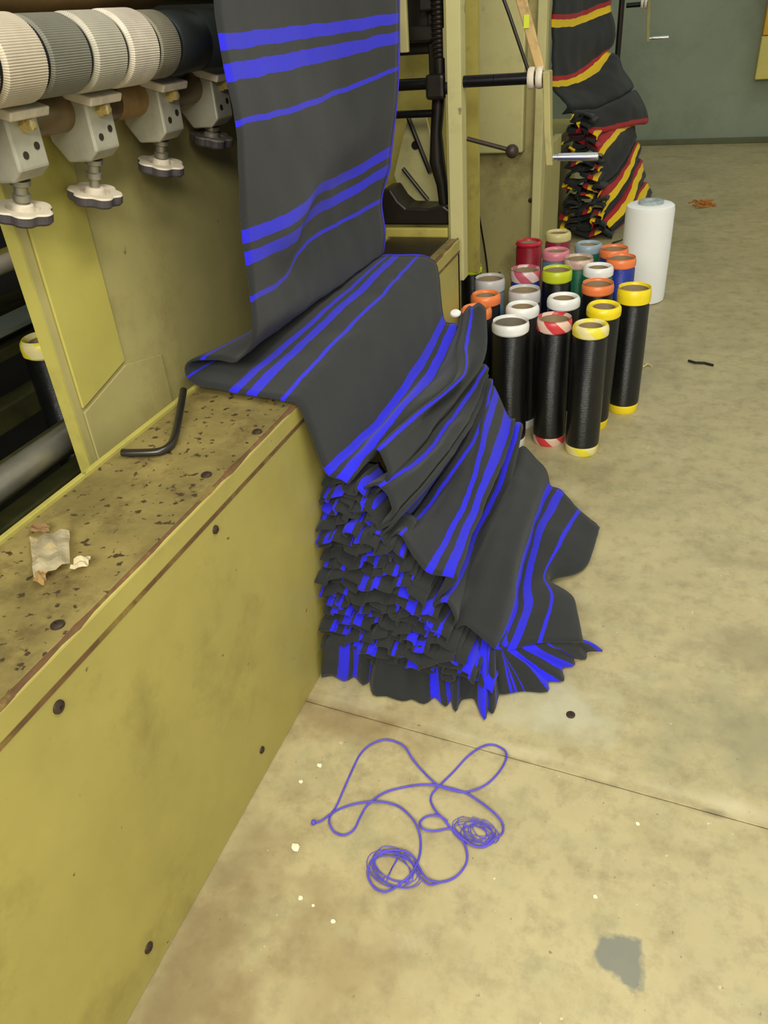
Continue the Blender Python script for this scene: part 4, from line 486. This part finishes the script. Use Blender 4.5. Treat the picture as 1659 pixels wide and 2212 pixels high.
THREAD=[(0.0024,[(-0.593,0.917,0.004),(-0.578,0.928,0.006),(-0.566,0.945,0.008),(-0.547,0.972,0.004),(-0.512,0.994,0.006),(-0.469,1.008,0.008),(-0.429,1.012,0.004),(-0.396,0.996,0.006),(-0.371,0.974,0.008),(-0.354,0.947,0.004),(-0.344,0.906,0.006),(-0.347,0.867,0.008),(-0.361,0.843,0.004),(-0.375,0.822,0.006),(-0.391,0.809,0.008),(-0.415,0.816,0.004),(-0.433,0.833,0.006),(-0.439,0.853,0.008),(-0.434,0.88,0.004),(-0.414,0.899,0.006),(-0.381,0.907,0.008),(-0.358,0.903,0.004),(-0.339,0.884,0.006),(-0.316,0.862,0.008),(-0.291,0.863,0.004),(-0.266,0.876,0.006),(-0.251,0.897,0.008),(-0.246,0.926,0.004),(-0.254,0.951,0.006),(-0.269,0.969,0.008),(-0.296,0.989,0.004),(-0.318,1.006,0.006),(-0.339,1.019,0.008),(-0.358,1.043,0.004),(-0.361,1.062,0.006),(-0.351,1.086,0.008),(-0.33,1.136,0.004),(-0.309,1.185,0.006),(-0.284,1.22,0.008),(-0.259,1.238,0.004),(-0.229,1.228,0.006),(-0.219,1.208,0.008),(-0.226,1.171,0.004),(-0.244,1.128,0.006),(-0.266,1.101,0.008),(-0.294,1.088,0.004),(-0.326,1.085,0.006),(-0.354,1.087,0.008),(-0.401,1.119,0.004),(-0.433,1.144,0.006),(-0.461,1.171,0.008),(-0.491,1.184,0.004),(-0.519,1.18,0.006),(-0.546,1.153,0.008),(-0.56,1.122,0.004),(-0.561,1.072,0.006),(-0.56,1.02,0.008),(-0.561,0.974,0.004),(-0.564,0.945,0.006),(-0.558,0.925,0.008),(-0.54,0.91,0.004),(-0.516,0.908,0.006),(-0.5,0.926,0.008),(-0.499,0.96,0.004),(-0.493,0.994,0.006),(-0.468,1.032,0.008),(-0.431,1.062,0.004),(-0.389,1.08,0.006),(-0.349,1.086,0.008),(-0.294,1.088,0.004),(-0.255,1.073,0.006),(-0.214,1.05,0.008),(-0.193,1.033,0.004),(-0.188,1.009,0.006),(-0.201,0.989,0.008),(-0.217,0.968,0.004),(-0.241,0.962,0.006),(-0.265,0.97,0.008),(-0.296,0.989,0.004),(-0.331,0.972,0.006),(-0.354,0.969,0.008),(-0.367,0.985,0.004),(-0.357,1.002,0.006),(-0.332,1.01,0.008),(-0.309,1.005,0.004)]),(0.0008,[(-0.372,0.831,0.004),(-0.387,0.831,0.005),(-0.401,0.834,0.004),(-0.415,0.84,0.004),(-0.426,0.847,0.005),(-0.434,0.857,0.004),(-0.438,0.866,0.005),(-0.437,0.876,0.004),(-0.432,0.885,0.005),(-0.423,0.892,0.004),(-0.411,0.896,0.005),(-0.396,0.897,0.005),(-0.381,0.896,0.005),(-0.366,0.891,0.005),(-0.354,0.885,0.005),(-0.344,0.876,0.004),(-0.338,0.867,0.005)]),(0.0008,[(-0.428,0.884,0.005),(-0.416,0.893,0.005),(-0.398,0.898,0.005),(-0.377,0.897,0.004),(-0.357,0.89,0.005),(-0.343,0.879,0.004),(-0.336,0.866,0.005),(-0.337,0.854,0.005),(-0.348,0.845,0.004),(-0.364,0.84,0.004),(-0.385,0.84,0.004),(-0.404,0.845,0.005),(-0.421,0.855,0.004),(-0.43,0.867,0.005),(-0.43,0.88,0.004),(-0.421,0.891,0.005),(-0.405,0.897,0.004)]),(0.0008,[(-0.4,0.835,0.005),(-0.42,0.847,0.005),(-0.431,0.864,0.005),(-0.431,0.881,0.004),(-0.418,0.894,0.005),(-0.397,0.9,0.005),(-0.372,0.898,0.005),(-0.349,0.888,0.005),(-0.334,0.872,0.005),(-0.33,0.856,0.004),(-0.337,0.841,0.005),(-0.354,0.831,0.005),(-0.377,0.829,0.004),(-0.401,0.835,0.004),(-0.421,0.847,0.005),(-0.431,0.864,0.005),(-0.431,0.881,0.004)]),(0.0008,[(-0.386,0.889,0.004),(-0.364,0.881,0.005),(-0.349,0.869,0.004),(-0.343,0.855,0.005),(-0.347,0.842,0.004),(-0.361,0.832,0.005),(-0.382,0.828,0.005),(-0.404,0.832,0.005),(-0.424,0.84,0.005),(-0.438,0.854,0.004),(-0.441,0.868,0.004),(-0.433,0.881,0.005),(-0.416,0.889,0.004),(-0.394,0.89,0.004),(-0.371,0.884,0.004),(-0.353,0.873,0.005),(-0.344,0.859,0.004)]),(0.0008,[(-0.325,0.854,0.004),(-0.33,0.843,0.005),(-0.341,0.835,0.005),(-0.357,0.829,0.005),(-0.376,0.828,0.005),(-0.395,0.831,0.005),(-0.412,0.837,0.005),(-0.425,0.847,0.005),(-0.432,0.859,0.004),(-0.432,0.871,0.005),(-0.425,0.881,0.004),(-0.411,0.889,0.004),(-0.393,0.893,0.005),(-0.373,0.892,0.005),(-0.354,0.888,0.005),(-0.339,0.88,0.004),(-0.328,0.869,0.004)]),(0.0008,[(-0.435,0.893,0.004),(-0.427,0.905,0.005),(-0.412,0.911,0.004),(-0.394,0.911,0.005),(-0.375,0.905,0.005),(-0.359,0.894,0.004),(-0.348,0.879,0.004),(-0.345,0.864,0.005),(-0.349,0.851,0.005),(-0.361,0.843,0.004),(-0.377,0.839,0.004),(-0.395,0.842,0.005),(-0.413,0.851,0.004),(-0.427,0.863,0.004),(-0.435,0.878,0.004),(-0.435,0.893,0.004),(-0.427,0.905,0.005)]),(0.0008,[(-0.401,0.826,0.004),(-0.421,0.834,0.004),(-0.438,0.847,0.005),(-0.447,0.864,0.004),(-0.447,0.88,0.004),(-0.437,0.892,0.004),(-0.419,0.899,0.005),(-0.398,0.899,0.004),(-0.376,0.891,0.004),(-0.359,0.877,0.004),(-0.35,0.861,0.005),(-0.35,0.845,0.004),(-0.359,0.833,0.005),(-0.376,0.826,0.004),(-0.396,0.825,0.004),(-0.417,0.832,0.005),(-0.435,0.844,0.005)]),(0.0008,[(-0.432,0.862,0.005),(-0.439,0.876,0.004),(-0.436,0.89,0.004),(-0.423,0.899,0.005),(-0.404,0.903,0.005),(-0.382,0.9,0.005),(-0.362,0.892,0.004),(-0.349,0.88,0.004),(-0.344,0.866,0.004),(-0.349,0.853,0.005),(-0.362,0.845,0.004),(-0.381,0.842,0.004),(-0.403,0.845,0.004),(-0.422,0.853,0.004),(-0.435,0.866,0.004),(-0.439,0.88,0.005),(-0.433,0.893,0.004)]),(0.0009,[(-0.193,0.998,0.005),(-0.195,0.988,0.004),(-0.203,0.98,0.005),(-0.217,0.976,0.005),(-0.232,0.977,0.005),(-0.246,0.984,0.005),(-0.254,0.994,0.004),(-0.256,1.005,0.004),(-0.25,1.014,0.004),(-0.238,1.02,0.004),(-0.223,1.021,0.005),(-0.208,1.016,0.004),(-0.197,1.007,0.005),(-0.193,0.997,0.004),(-0.195,0.986,0.005),(-0.205,0.979,0.005),(-0.219,0.976,0.005)]),(0.0009,[(-0.221,0.998,0.004),(-0.215,0.992,0.005),(-0.212,0.986,0.005),(-0.212,0.98,0.004),(-0.215,0.974,0.005),(-0.221,0.969,0.005),(-0.229,0.966,0.004),(-0.238,0.965,0.004),(-0.248,0.965,0.005),(-0.258,0.968,0.004),(-0.266,0.972,0.005),(-0.271,0.978,0.004),(-0.274,0.985,0.004),(-0.274,0.991,0.005),(-0.27,0.997,0.005),(-0.264,1.002,0.004),(-0.256,1.004,0.005)]),(0.0009,[(-0.219,0.999,0.004),(-0.213,0.989,0.004),(-0.214,0.979,0.004),(-0.221,0.971,0.005),(-0.233,0.966,0.004),(-0.247,0.967,0.004),(-0.261,0.971,0.005),(-0.271,0.98,0.004),(-0.275,0.99,0.004),(-0.272,1.0,0.004),(-0.263,1.007,0.004),(-0.25,1.01,0.004),(-0.235,1.008,0.005),(-0.223,1.002,0.005),(-0.215,0.993,0.004),(-0.213,0.982,0.005),(-0.218,0.974,0.004)]),(0.0009,[(-0.239,0.979,0.004),(-0.248,0.982,0.004),(-0.254,0.987,0.005),(-0.259,0.994,0.005),(-0.261,1.001,0.004),(-0.26,1.007,0.004),(-0.256,1.013,0.004),(-0.25,1.017,0.004),(-0.242,1.019,0.005),(-0.233,1.018,0.005),(-0.224,1.016,0.004),(-0.216,1.012,0.005),(-0.21,1.006,0.005),(-0.206,1.0,0.004),(-0.205,0.993,0.004),(-0.207,0.987,0.004),(-0.212,0.981,0.005)]),(0.0009,[(-0.263,0.982,0.004),(-0.269,0.99,0.004),(-0.269,0.998,0.004),(-0.263,1.005,0.005),(-0.253,1.01,0.005),(-0.241,1.011,0.004),(-0.228,1.008,0.005),(-0.217,1.003,0.005),(-0.211,0.995,0.004),(-0.209,0.987,0.004),(-0.213,0.979,0.004),(-0.222,0.974,0.005),(-0.234,0.972,0.005),(-0.247,0.973,0.005),(-0.258,0.978,0.005),(-0.266,0.985,0.005),(-0.269,0.994,0.005)]),(0.0009,[(-0.273,1.009,0.004),(-0.268,1.016,0.004),(-0.258,1.02,0.004),(-0.246,1.02,0.005),(-0.235,1.016,0.004),(-0.226,1.009,0.004),(-0.221,0.999,0.005),(-0.221,0.99,0.004),(-0.226,0.983,0.005),(-0.235,0.979,0.005),(-0.246,0.979,0.005),(-0.258,0.983,0.005),(-0.267,0.99,0.005),(-0.272,0.999,0.005),(-0.272,1.009,0.004),(-0.267,1.016,0.005),(-0.258,1.02,0.005)]),(0.0009,[(-0.238,1.029,0.005),(-0.229,1.029,0.005),(-0.22,1.026,0.004),(-0.211,1.021,0.004),(-0.205,1.014,0.004),(-0.202,1.007,0.005),(-0.201,0.999,0.005),(-0.204,0.993,0.004),(-0.21,0.988,0.004),(-0.218,0.986,0.004),(-0.227,0.986,0.004),(-0.236,0.988,0.004),(-0.244,0.994,0.004),(-0.25,1.0,0.005),(-0.253,1.007,0.005),(-0.254,1.015,0.004),(-0.25,1.022,0.005)]),(0.0007,[(-0.224,0.979,0.005),(-0.238,0.975,0.005),(-0.255,0.975,0.004),(-0.272,0.979,0.004),(-0.285,0.985,0.005),(-0.294,0.994,0.005),(-0.297,1.005,0.005),(-0.293,1.014,0.004),(-0.283,1.022,0.005),(-0.268,1.026,0.004),(-0.251,1.027,0.004),(-0.234,1.023,0.004),(-0.22,1.016,0.005),(-0.211,1.007,0.004),(-0.208,0.997,0.004),(-0.211,0.987,0.005),(-0.221,0.98,0.005)]),(0.0007,[(-0.254,0.977,0.004),(-0.268,0.981,0.004),(-0.28,0.986,0.004),(-0.288,0.993,0.004),(-0.292,1.001,0.004),(-0.29,1.009,0.004),(-0.283,1.016,0.004),(-0.272,1.02,0.005),(-0.258,1.023,0.004),(-0.243,1.023,0.005),(-0.228,1.02,0.004),(-0.216,1.015,0.005),(-0.207,1.008,0.004),(-0.203,1.0,0.005),(-0.203,0.992,0.005),(-0.209,0.986,0.005),(-0.219,0.98,0.004)]),(0.0007,[(-0.261,1.01,0.004),(-0.244,1.01,0.004),(-0.227,1.007,0.005),(-0.213,1.001,0.005),(-0.204,0.993,0.005),(-0.202,0.984,0.005),(-0.206,0.976,0.004),(-0.216,0.969,0.004),(-0.23,0.965,0.004),(-0.247,0.964,0.004),(-0.264,0.966,0.005),(-0.279,0.971,0.005),(-0.289,0.979,0.005),(-0.293,0.988,0.004),(-0.291,0.996,0.005),(-0.282,1.004,0.004),(-0.267,1.009,0.004)]),(0.0007,[(-0.26,1.03,0.005),(-0.246,1.029,0.005),(-0.232,1.026,0.004),(-0.221,1.02,0.004),(-0.214,1.013,0.004),(-0.211,1.005,0.004),(-0.213,0.998,0.004),(-0.22,0.992,0.005),(-0.23,0.989,0.005),(-0.243,0.988,0.004),(-0.256,0.989,0.005),(-0.269,0.993,0.004),(-0.28,0.999,0.004),(-0.286,1.006,0.005),(-0.288,1.014,0.004),(-0.285,1.021,0.005),(-0.277,1.026,0.005)]),(0.0007,[(-0.207,0.981,0.005),(-0.216,0.976,0.005),(-0.23,0.972,0.005),(-0.246,0.971,0.004),(-0.261,0.972,0.005),(-0.276,0.976,0.005),(-0.287,0.982,0.005),(-0.293,0.99,0.005),(-0.295,0.998,0.004),(-0.29,1.005,0.004),(-0.28,1.012,0.004),(-0.267,1.015,0.005),(-0.251,1.017,0.005),(-0.235,1.015,0.005),(-0.22,1.012,0.004),(-0.209,1.005,0.005),(-0.202,0.998,0.005)]),(0.0012,[(-0.416,0.83,0.005),(-0.395,0.845,0.005),(-0.391,0.869,0.005),(-0.386,0.894,0.005),(-0.372,0.905,0.005)]),(0.0012,[(-0.393,0.832,0.005),(-0.392,0.86,0.005),(-0.387,0.884,0.005)]),(0.0018,[(-0.345,0.874,0.005),(-0.323,0.858,0.005),(-0.305,0.852,0.005),(-0.287,0.862,0.005)])]

# ---------------------------------------------------------------- blue-striped cloth
bm = BM()
loft(bm, CLOTH, 40, 4, .004)
loft(bm, SKIRT, 16, 3, .003, 5)
def ruffles(bm, n, z0, z1, xl, xr, yf, amp, wl, per, depth, seed):
    """stacked selvedges: each layer is a wavy ribbon running along x that dies out going back into the pile"""
    rnd = random.Random(seed); ul = uvlayer(bm)
    for i in range(n):
        z = z0+(z1-z0)*i/(n-1)+rnd.uniform(-.006, .006); x0, x1 = xl(z)+rnd.uniform(-.01, .01), xr(z)+rnd.uniform(-.03, .015)
        ns = max(int((x1-x0)/.0045), 20); k1 = 2*math.pi/(wl*rnd.uniform(.75, 1.3)); p1, p2, p3 = (rnd.uniform(0, 6.28) for _ in range(3)); u0 = rnd.random(); nb = 7
        A = amp*rnd.uniform(.7, 1.25); y0 = yf(z)+rnd.uniform(-.015, .02)
        P = []; arc = [0]
        for s in range(ns+1):
            x = x0+(x1-x0)*s/ns; e = min(1, s/ns*5, (1-s/ns)*5)
            dz = A*math.sin(k1*x+p1+.8*math.sin(k1*.43*x+p3)); dx = A*.75*math.sin(2*(k1*x+p1)+p2)
            end = max(0, (s/ns-.86)/.14)
            P.append((x+dx, z+dz*(.5+.5*e)-.03*end*end, dz, .012*math.sin(k1*.6*x+p2)))
            if s: arc.append(arc[-1]+math.hypot(P[-1][0]-P[-2][0], P[-1][1]-P[-2][1]))
        rows = []
        for b in range(nb):
            f = b/(nb-1); rows.append([bm.verts.new((p[0]*(1-.0*f), y0+depth*f+p[3]*(1-f)+.0, max(p[1]-p[2]*f*.8-.012*math.sin(f*3.14)*0-(.014 if b == 0 else 0)-.03*f, .008))) for p in P])
        for a in range(nb-1):
            for s in range(ns):
                fc = bm.faces.new((rows[a][s], rows[a][s+1], rows[a+1][s+1], rows[a+1][s])); fc.smooth = True
                for lp, (aa, ss) in zip(fc.loops, ((a, s), (a, s+1), (a+1, s+1), (a+1, s))): lp[ul].uv = (u0+arc[ss]/per, aa/nb)
ruffles(bm, 23, .545, .085, lambda z: -.745, lambda z: -.30-(z-.1)*.78, lambda z: 1.325+.27*z, .0125, .068, .34, .16, 11)
cloth = obj('striped_cloth', bm, CLOTHM)
md = cloth.modifiers.new('thick', 'SOLIDIFY'); md.thickness = .0055; md.offset = 0; md.use_rim = True
sel = [catmull(p, 40)[-1] for u, p in CLOTH if u < 2.55]
bm = BM(); tube(bm, [Vector(p)+Vector((.002, .003, .001)) for p in catmull(sel, 90).tolist()], .0042, 6); obj('blue_selvedge', bm, mat('selvedge_blue', (62, 50, 200), .9), cloth, smooth=True)
tag(cloth, 'charcoal knitted cloth with blue stripes hanging from the machine and piled on the floor', 'cloth')
# ---------------------------------------------------------------- black, red and yellow cloth at the far machine
bm = BM(); loft(bm, FLAG, 26, 4, .008, 9)
ruffles(bm, 15, .80, .06, lambda z: -.80, lambda z: -.42-.25*z, lambda z: 6.0+.25*z, .035, .16, .42, .35, 23)
flag = obj('tricolour_cloth', bm, FLAGM); md = flag.modifiers.new('thick', 'SOLIDIFY'); md.thickness = .007; md.offset = 0
tag(flag, 'black cloth with red and yellow bands piled beside the far machine', 'cloth')
bm = BM(); lathe(bm, [(.0001, 0), (.016, .001), (.020, .005), (.017, .010), (.0001, .013)], (0, 0, 0), 'z', 24); bmesh.ops.scale(bm, verts=bm.verts, vec=(1, .8, 1)); bmesh.ops.rotate(bm, verts=bm.verts, matrix=Matrix.Rotation(.6, 3, 'X')); bmesh.ops.translate(bm, verts=bm.verts, vec=(-.674, 2.535, .612)); tag(obj('white_scrap', bm, TAPE['white'], None, smooth=True), 'small white oval scrap caught at the far edge of the blue-striped cloth', 'scrap')

# ---------------------------------------------------------------- yarn bobbins
def bobbin(x, y, yarn, top, bottom, label, h=.515, r=.064, band=.040, core=WCARD, rim=.017, tilt=(0, 0), band2=None, wall_=None):
    t = thing('yarn_bobbin', label, 'bobbin', (x, y, 0), 'yarn bobbins standing on the floor'); t.rotation_euler = (tilt[0], tilt[1], random.uniform(0, 6.28))
    P = dict(world=False)
    bm = BM(); lathe(bm, [(r*.90, .034), (r*.985, .038), (r, .05), (r*1.01, h*.5), (r*.985, h-band-.012), (r*.90, h-band-.002)], seg=40); obj('yarn', bm, YARN[yarn], t, smooth=True, **P)
    ri = r*(.70 if rim > .014 else .90); ro = r*1.03
    bm = BM(); lathe(bm, [(ro-.008, h-band), (ro-.001, h-band+.003), (ro, h-band*.5), (ro-.002, h-.008), (ro-.007, h-.001), ((ri+ro)/2, h+.001), (ri+.003, h-.002), (ri, h-.007), (ri, h-.06), (ro-.008, h-.06)], seg=40, uv=True, close=True); obj('top_tape', bm, TAPE[top], t, smooth=True, **P)
    bm = BM(); lathe(bm, [(ri-.004, .002), (ri-.0005, .002), (ri-.0005, h-.010), (ri-.004, h-.010)], seg=28, close=True); lathe(bm, [(ri-.002, h-.075), (.0001, h-.075)], seg=28); obj('card_tube', bm, core, t, smooth=True, **P)
    bm = BM(); lathe(bm, [(ri, .0), (ro-.006, .0), (ro-.003, .005), (ro-.003, .032), (ro-.008, .037), (ri, .037)], seg=40, uv=True, close=True); obj('bottom_tape', bm, TAPE[bottom], t, smooth=True, **P)
    if band2:
        bm = BM(); lathe(bm, [(r*1.012, h-band-.05), (r*1.02, h-band-.048), (r*1.02, h-band-.002), (r*1.0, h-band)], seg=40); obj('side_tape', bm, TAPE[band2] if band2 in TAPE else YARN[band2], t, smooth=True, **P)
    return t
B = bobbin
B(-.235, 2.768, 'black', 'yellow_cream', 'yellow_cream', 'black bobbin with a pale yellow and cream taped rim, front right of the group', tilt=(.0, .012))
B(-.373, 2.826, 'black', 'red_white', 'red_white', 'black bobbin with a red and white striped rim in the front row', band=.045, rim=.012)
B(-.527, 2.770, 'black', 'white', 'white', 'black bobbin with a white rim in the front row, leftmost beside the striped cloth', core=WCARDD, rim=.010, r=.068)
B(-.221, 3.004, 'black', 'yellow', 'yellow', 'black bobbin with a thick bright yellow rim, behind the pale yellow one', tilt=(-.02, -.03))
B(-.112, 3.177, 'black', 'yellow', 'yellow', 'black bobbin with a tall yellow band, rightmost of the group', band=.06, rim=.006, h=.53)
B(-.516, 2.953, 'black', 'white', 'white', 'bobbin with a thick white rim directly behind the front left bobbin')
B(-.374, 3.073, 'black', 'white', 'white', 'bobbin with a thick white rim mid-group, left of the bright yellow one')
B(-.688, 2.900, 'black', 'orange', 'orange', 'orange-rimmed bobbin nearest the striped cloth', r=.060)
B(-.690, 3.075, 'black', 'orange', 'orange', 'orange-rimmed bobbin behind the one nearest the striped cloth', r=.061)
B(-.545, 3.155, 'blue', 'clear', 'white', 'bobbin with a tall greyish clear band and blue yarn, third row left', band=.055, rim=.012)
B(-.262, 3.268, 'black', 'orange', 'orange', 'orange-rimmed bobbin at the back of the bright yellow pair', rim=.012)
B(-.722, 3.300, 'steel', 'clear', 'white', 'bobbin with a tall pale grey band, second from the left at the back', band=.055, rim=.006, core=WCARD)
B(-.455, 3.453, 'black', 'lime', 'lime', 'lime yellow rimmed bobbin in the middle of the back rows', band=.05, rim=.007)
B(-.593, 3.442, 'blue', 'violet_red', 'red_white', 'bobbin with a pink and red striped rim over blue yarn', band=.05, rim=.008)
B(-.285, 3.510, 'green', 'white', 'white', 'bobbin with a white rim in the back rows, left of the blue yarn bobbin', rim=.020)
B(-.845, 3.47, 'black', 'lime', 'yellow', 'slim black bobbin with a yellow rim, leftmost of the whole group', r=.048, core=BLKI, rim=.006, band=.03)
B(-.200, 3.660, 'blue', 'orange', 'orange', 'blue yarn bobbin with an orange rim in front of the white roll', rim=.007)
B(-.385, 3.640, 'green', 'beige_pink', 'beige_pink', 'bobbin with a beige and pink rim half hidden behind the lime one', rim=.012)
B(-.505, 3.760, 'steel', 'pink', 'pink', 'bobbin with a pink rim over grey-blue yarn at the back', rim=.016)
B(-.661, 3.919, 'red', 'red', 'red', 'bright red bobbin with a dull cream top at the back left', band=.02, rim=.022, core=WCARD)
B(-.546, 4.105, 'crimson', 'cream', 'cream', 'crimson bobbin with a cream rim, farthest at the back', rim=.018)
B(-.370, 3.889, 'green', 'steel', 'steel', 'green bobbin with a grey-blue rim at the back right', rim=.018)
B(-.245, 3.815, 'blue', 'orange', 'orange', 'orange-rimmed bobbin farthest back beside the white roll', rim=.007)
# taped bobbin inside the machine
t = B(-1.41, 1.415, 'black', 'yellow_cream', 'yellow_cream', 'black bobbin with a yellow and cream rim inside the machine at the left edge', h=.575, r=.056)
t.location.z = .33; t['group'] = 'yarn bobbins'
# ---------------------------------------------------------------- white roll
t = thing('white_roll', 'tall bright white roll with grey tape on its end, behind the bobbins', 'roll', (-.128, 4.68, 0))
WH = mat('white_yarn_roll', (248, 248, 246), .7, var=.02)
bm = BM(); lathe(bm, [(.118, 0), (.127, .006), (.129, .03), (.131, .26), (.130, .50), (.126, .522), (.115, .530), (.05, .531)], seg=56); obj('wound_yarn', bm, WH, t, smooth=True, world=False)
bm = BM(); lathe(bm, [(.045, .524), (.064, .526), (.068, .532), (.066, .546), (.058, .550), (.040, .548), (.036, .535)], seg=40, close=True); obj('end_tape', bm, mat('grey_tape', (168, 176, 178), .4, var=.3, scale=60), t, smooth=True, world=False)
bm = BM(); lathe(bm, [(.047, .522), (.047, .538), (.0001, .536)], seg=28); obj('core_plug', bm, mat('pale_core', (176, 182, 182), .6, var=.3, scale=50), t, world=False)

# ---------------------------------------------------------------- thread tangle and litter
bm = BM()
for i, (r, p) in enumerate(THREAD): tube(bm, catmull(p, len(p)*5).tolist(), r, 6 if i else 8)
bmesh.ops.create_icosphere(bm, subdivisions=2, radius=.006, matrix=Matrix.Translation(Vector(THREAD[0][1][0])+Vector((0, 0, .004))))
tag(obj('thread_tangle', bm, THRM, None, smooth=True), 'loose blue-violet thread lying in loops and coils on the floor', 'thread')
# crumpled foil packet on the casing
t = thing('foil_packet', 'torn crumpled foil packet lying on the worn casing top', 'wrapper', (-.92, .79, .768))
def crumple(quad, n, amp, seed, z, th):
    bm = BM(); g = []
    for i in range(n+1):
        row = []
        for j in range(n+1):
            u, v = i/n, j/n; a, b, c, d = (Vector(q+(0,)) for q in quad); p = a*(1-u)*(1-v)+b*u*(1-v)+c*u*v+d*(1-u)*v
            q = noise.noise(Vector((u*3+seed, v*3, 0))); row.append(bm.verts.new((p.x, p.y, z+amp*(.6+q)+.006*math.sin(u*3.1)*math.sin(v*3.1))))
        g.append(row)
    for i in range(n):
        for j in range(n): bm.faces.new((g[i][j], g[i+1][j], g[i+1][j+1], g[i][j+1]))
    f = list(bm.faces); r = bmesh.ops.solidify(bm, geom=f, thickness=th); return bm
obj('packet', crumple([(-.995, .826), (-.935, .858), (-.868, .775), (-.902, .728)], 10, .012, 1, .774, .0015), FOIL, t)
tag(obj('torn_corner', crumple([(-.868, .790), (-.845, .800), (-.832, .774), (-.858, .762)], 4, .010, 5, .776, .0015), mat('white_torn_paper', (240, 228, 190), .6), t), 'white torn corner')
tag(obj('tan_corner', crumple([(-.915, .752), (-.890, .744), (-.872, .716), (-.900, .722)], 4, .007, 8, .776, .0015), mat('tan_torn_paper', (206, 170, 110), .6), t), 'tan torn corner')
tag(obj('paper_scrap', crumple([(-1.022, .86), (-.985, .868), (-.975, .85), (-1.01, .838)], 5, .010, 12, .772, .0015), mat('brown_scrap', (160, 128, 84), .7), None), 'small crumpled brown scrap behind the foil packet on the casing', 'scrap')
bm = BM(); lathe(bm, [(.011, .0), (.011, .003), (.007, .0045), (.0001, .003)], (-.093, 1.384, 0), 'z', 18); tag(obj('floor_bolt', bm, SCREW, None, smooth=True), 'small round dark bolt head set in the floor beside the cloth', 'bolt')
def litter(name, x, y, pts, r, m_, label, cat, group=None):
    bm = BM(); tube(bm, [(x+a, y+b, r+c) for a, b, c in pts], r, 6); return tag(obj(name, bm, m_, None, smooth=True), label, cat, group)
LEAF = mat('orange_fluff', (178, 112, 44), .9, var=.5, scale=30)
bm = BM(); rnd = random.Random(4)
for k in range(16):
    a = rnd.uniform(0, 6.28); rr = rnd.uniform(.02, .10); x, y = .215+math.cos(a)*rr, 7.2+math.sin(a)*rr*1.5
    tube(bm, [(x, y, .004), (x+rnd.uniform(-.05, .05), y+rnd.uniform(-.06, .06), .012), (x+rnd.uniform(-.07, .07), y+rnd.uniform(-.08, .08), .004)], .006, 5)
tag(obj('yarn_fluff', bm, LEAF), 'flattened tuft of orange yarn waste on the far floor', 'fluff')
litter('dark_twig', .20, 3.72, [(-.05, .03, 0), (-.02, .0, .004), (.02, .012, 0), (.06, -.01, 0)], .006, PIT, 'dark sliver of waste on the floor right of the bobbins', 'scrap')
litter('yellow_fluff', -.035, 3.66, [(-.02, -.02, 0), (.0, .01, .004), (-.01, .03, .002), (.02, .0, 0)], .005, TAPE['cream'], 'pale yellow wisp on the floor beside the rightmost bobbin', 'fluff')
for x, y, s, lb in ((-.609, .852, .011, 'largest pale chip on the floor, left of the coiled thread'), (-.644, 1.067, .007, 'pale chip on the floor by the casing, farthest from the viewer'),
                    (-.668, 1.012, .006, 'small pale chip on the floor close to the casing foot, beside the farthest chip'), (-.551, .752, .006, 'pale chip on bare floor left of the lower thread coil'),
                    (.015, .924, .005, 'lone pale chip on the floor above the bluish stain'), (-.469, .727, .006, 'pale chip just below the lower thread coil'),
                    (-.52, .745, .004, 'tiniest pale chip, between two others below the thread'), (.085, 1.115, .005, 'pale chip near the floor joint at the right')):
    bm = BM(); bmesh.ops.create_icosphere(bm, subdivisions=1, radius=s)
    for v in bm.verts: v.co *= 1+noise.noise(v.co*90+Vector((x*9, 0, 0)))*.5; v.co.z *= .3
    bmesh.ops.translate(bm, verts=bm.verts, vec=(x, y, s*.25)); tag(obj('paint_chip', bm, CHIP), lb, 'chip', 'pale chips on the floor')
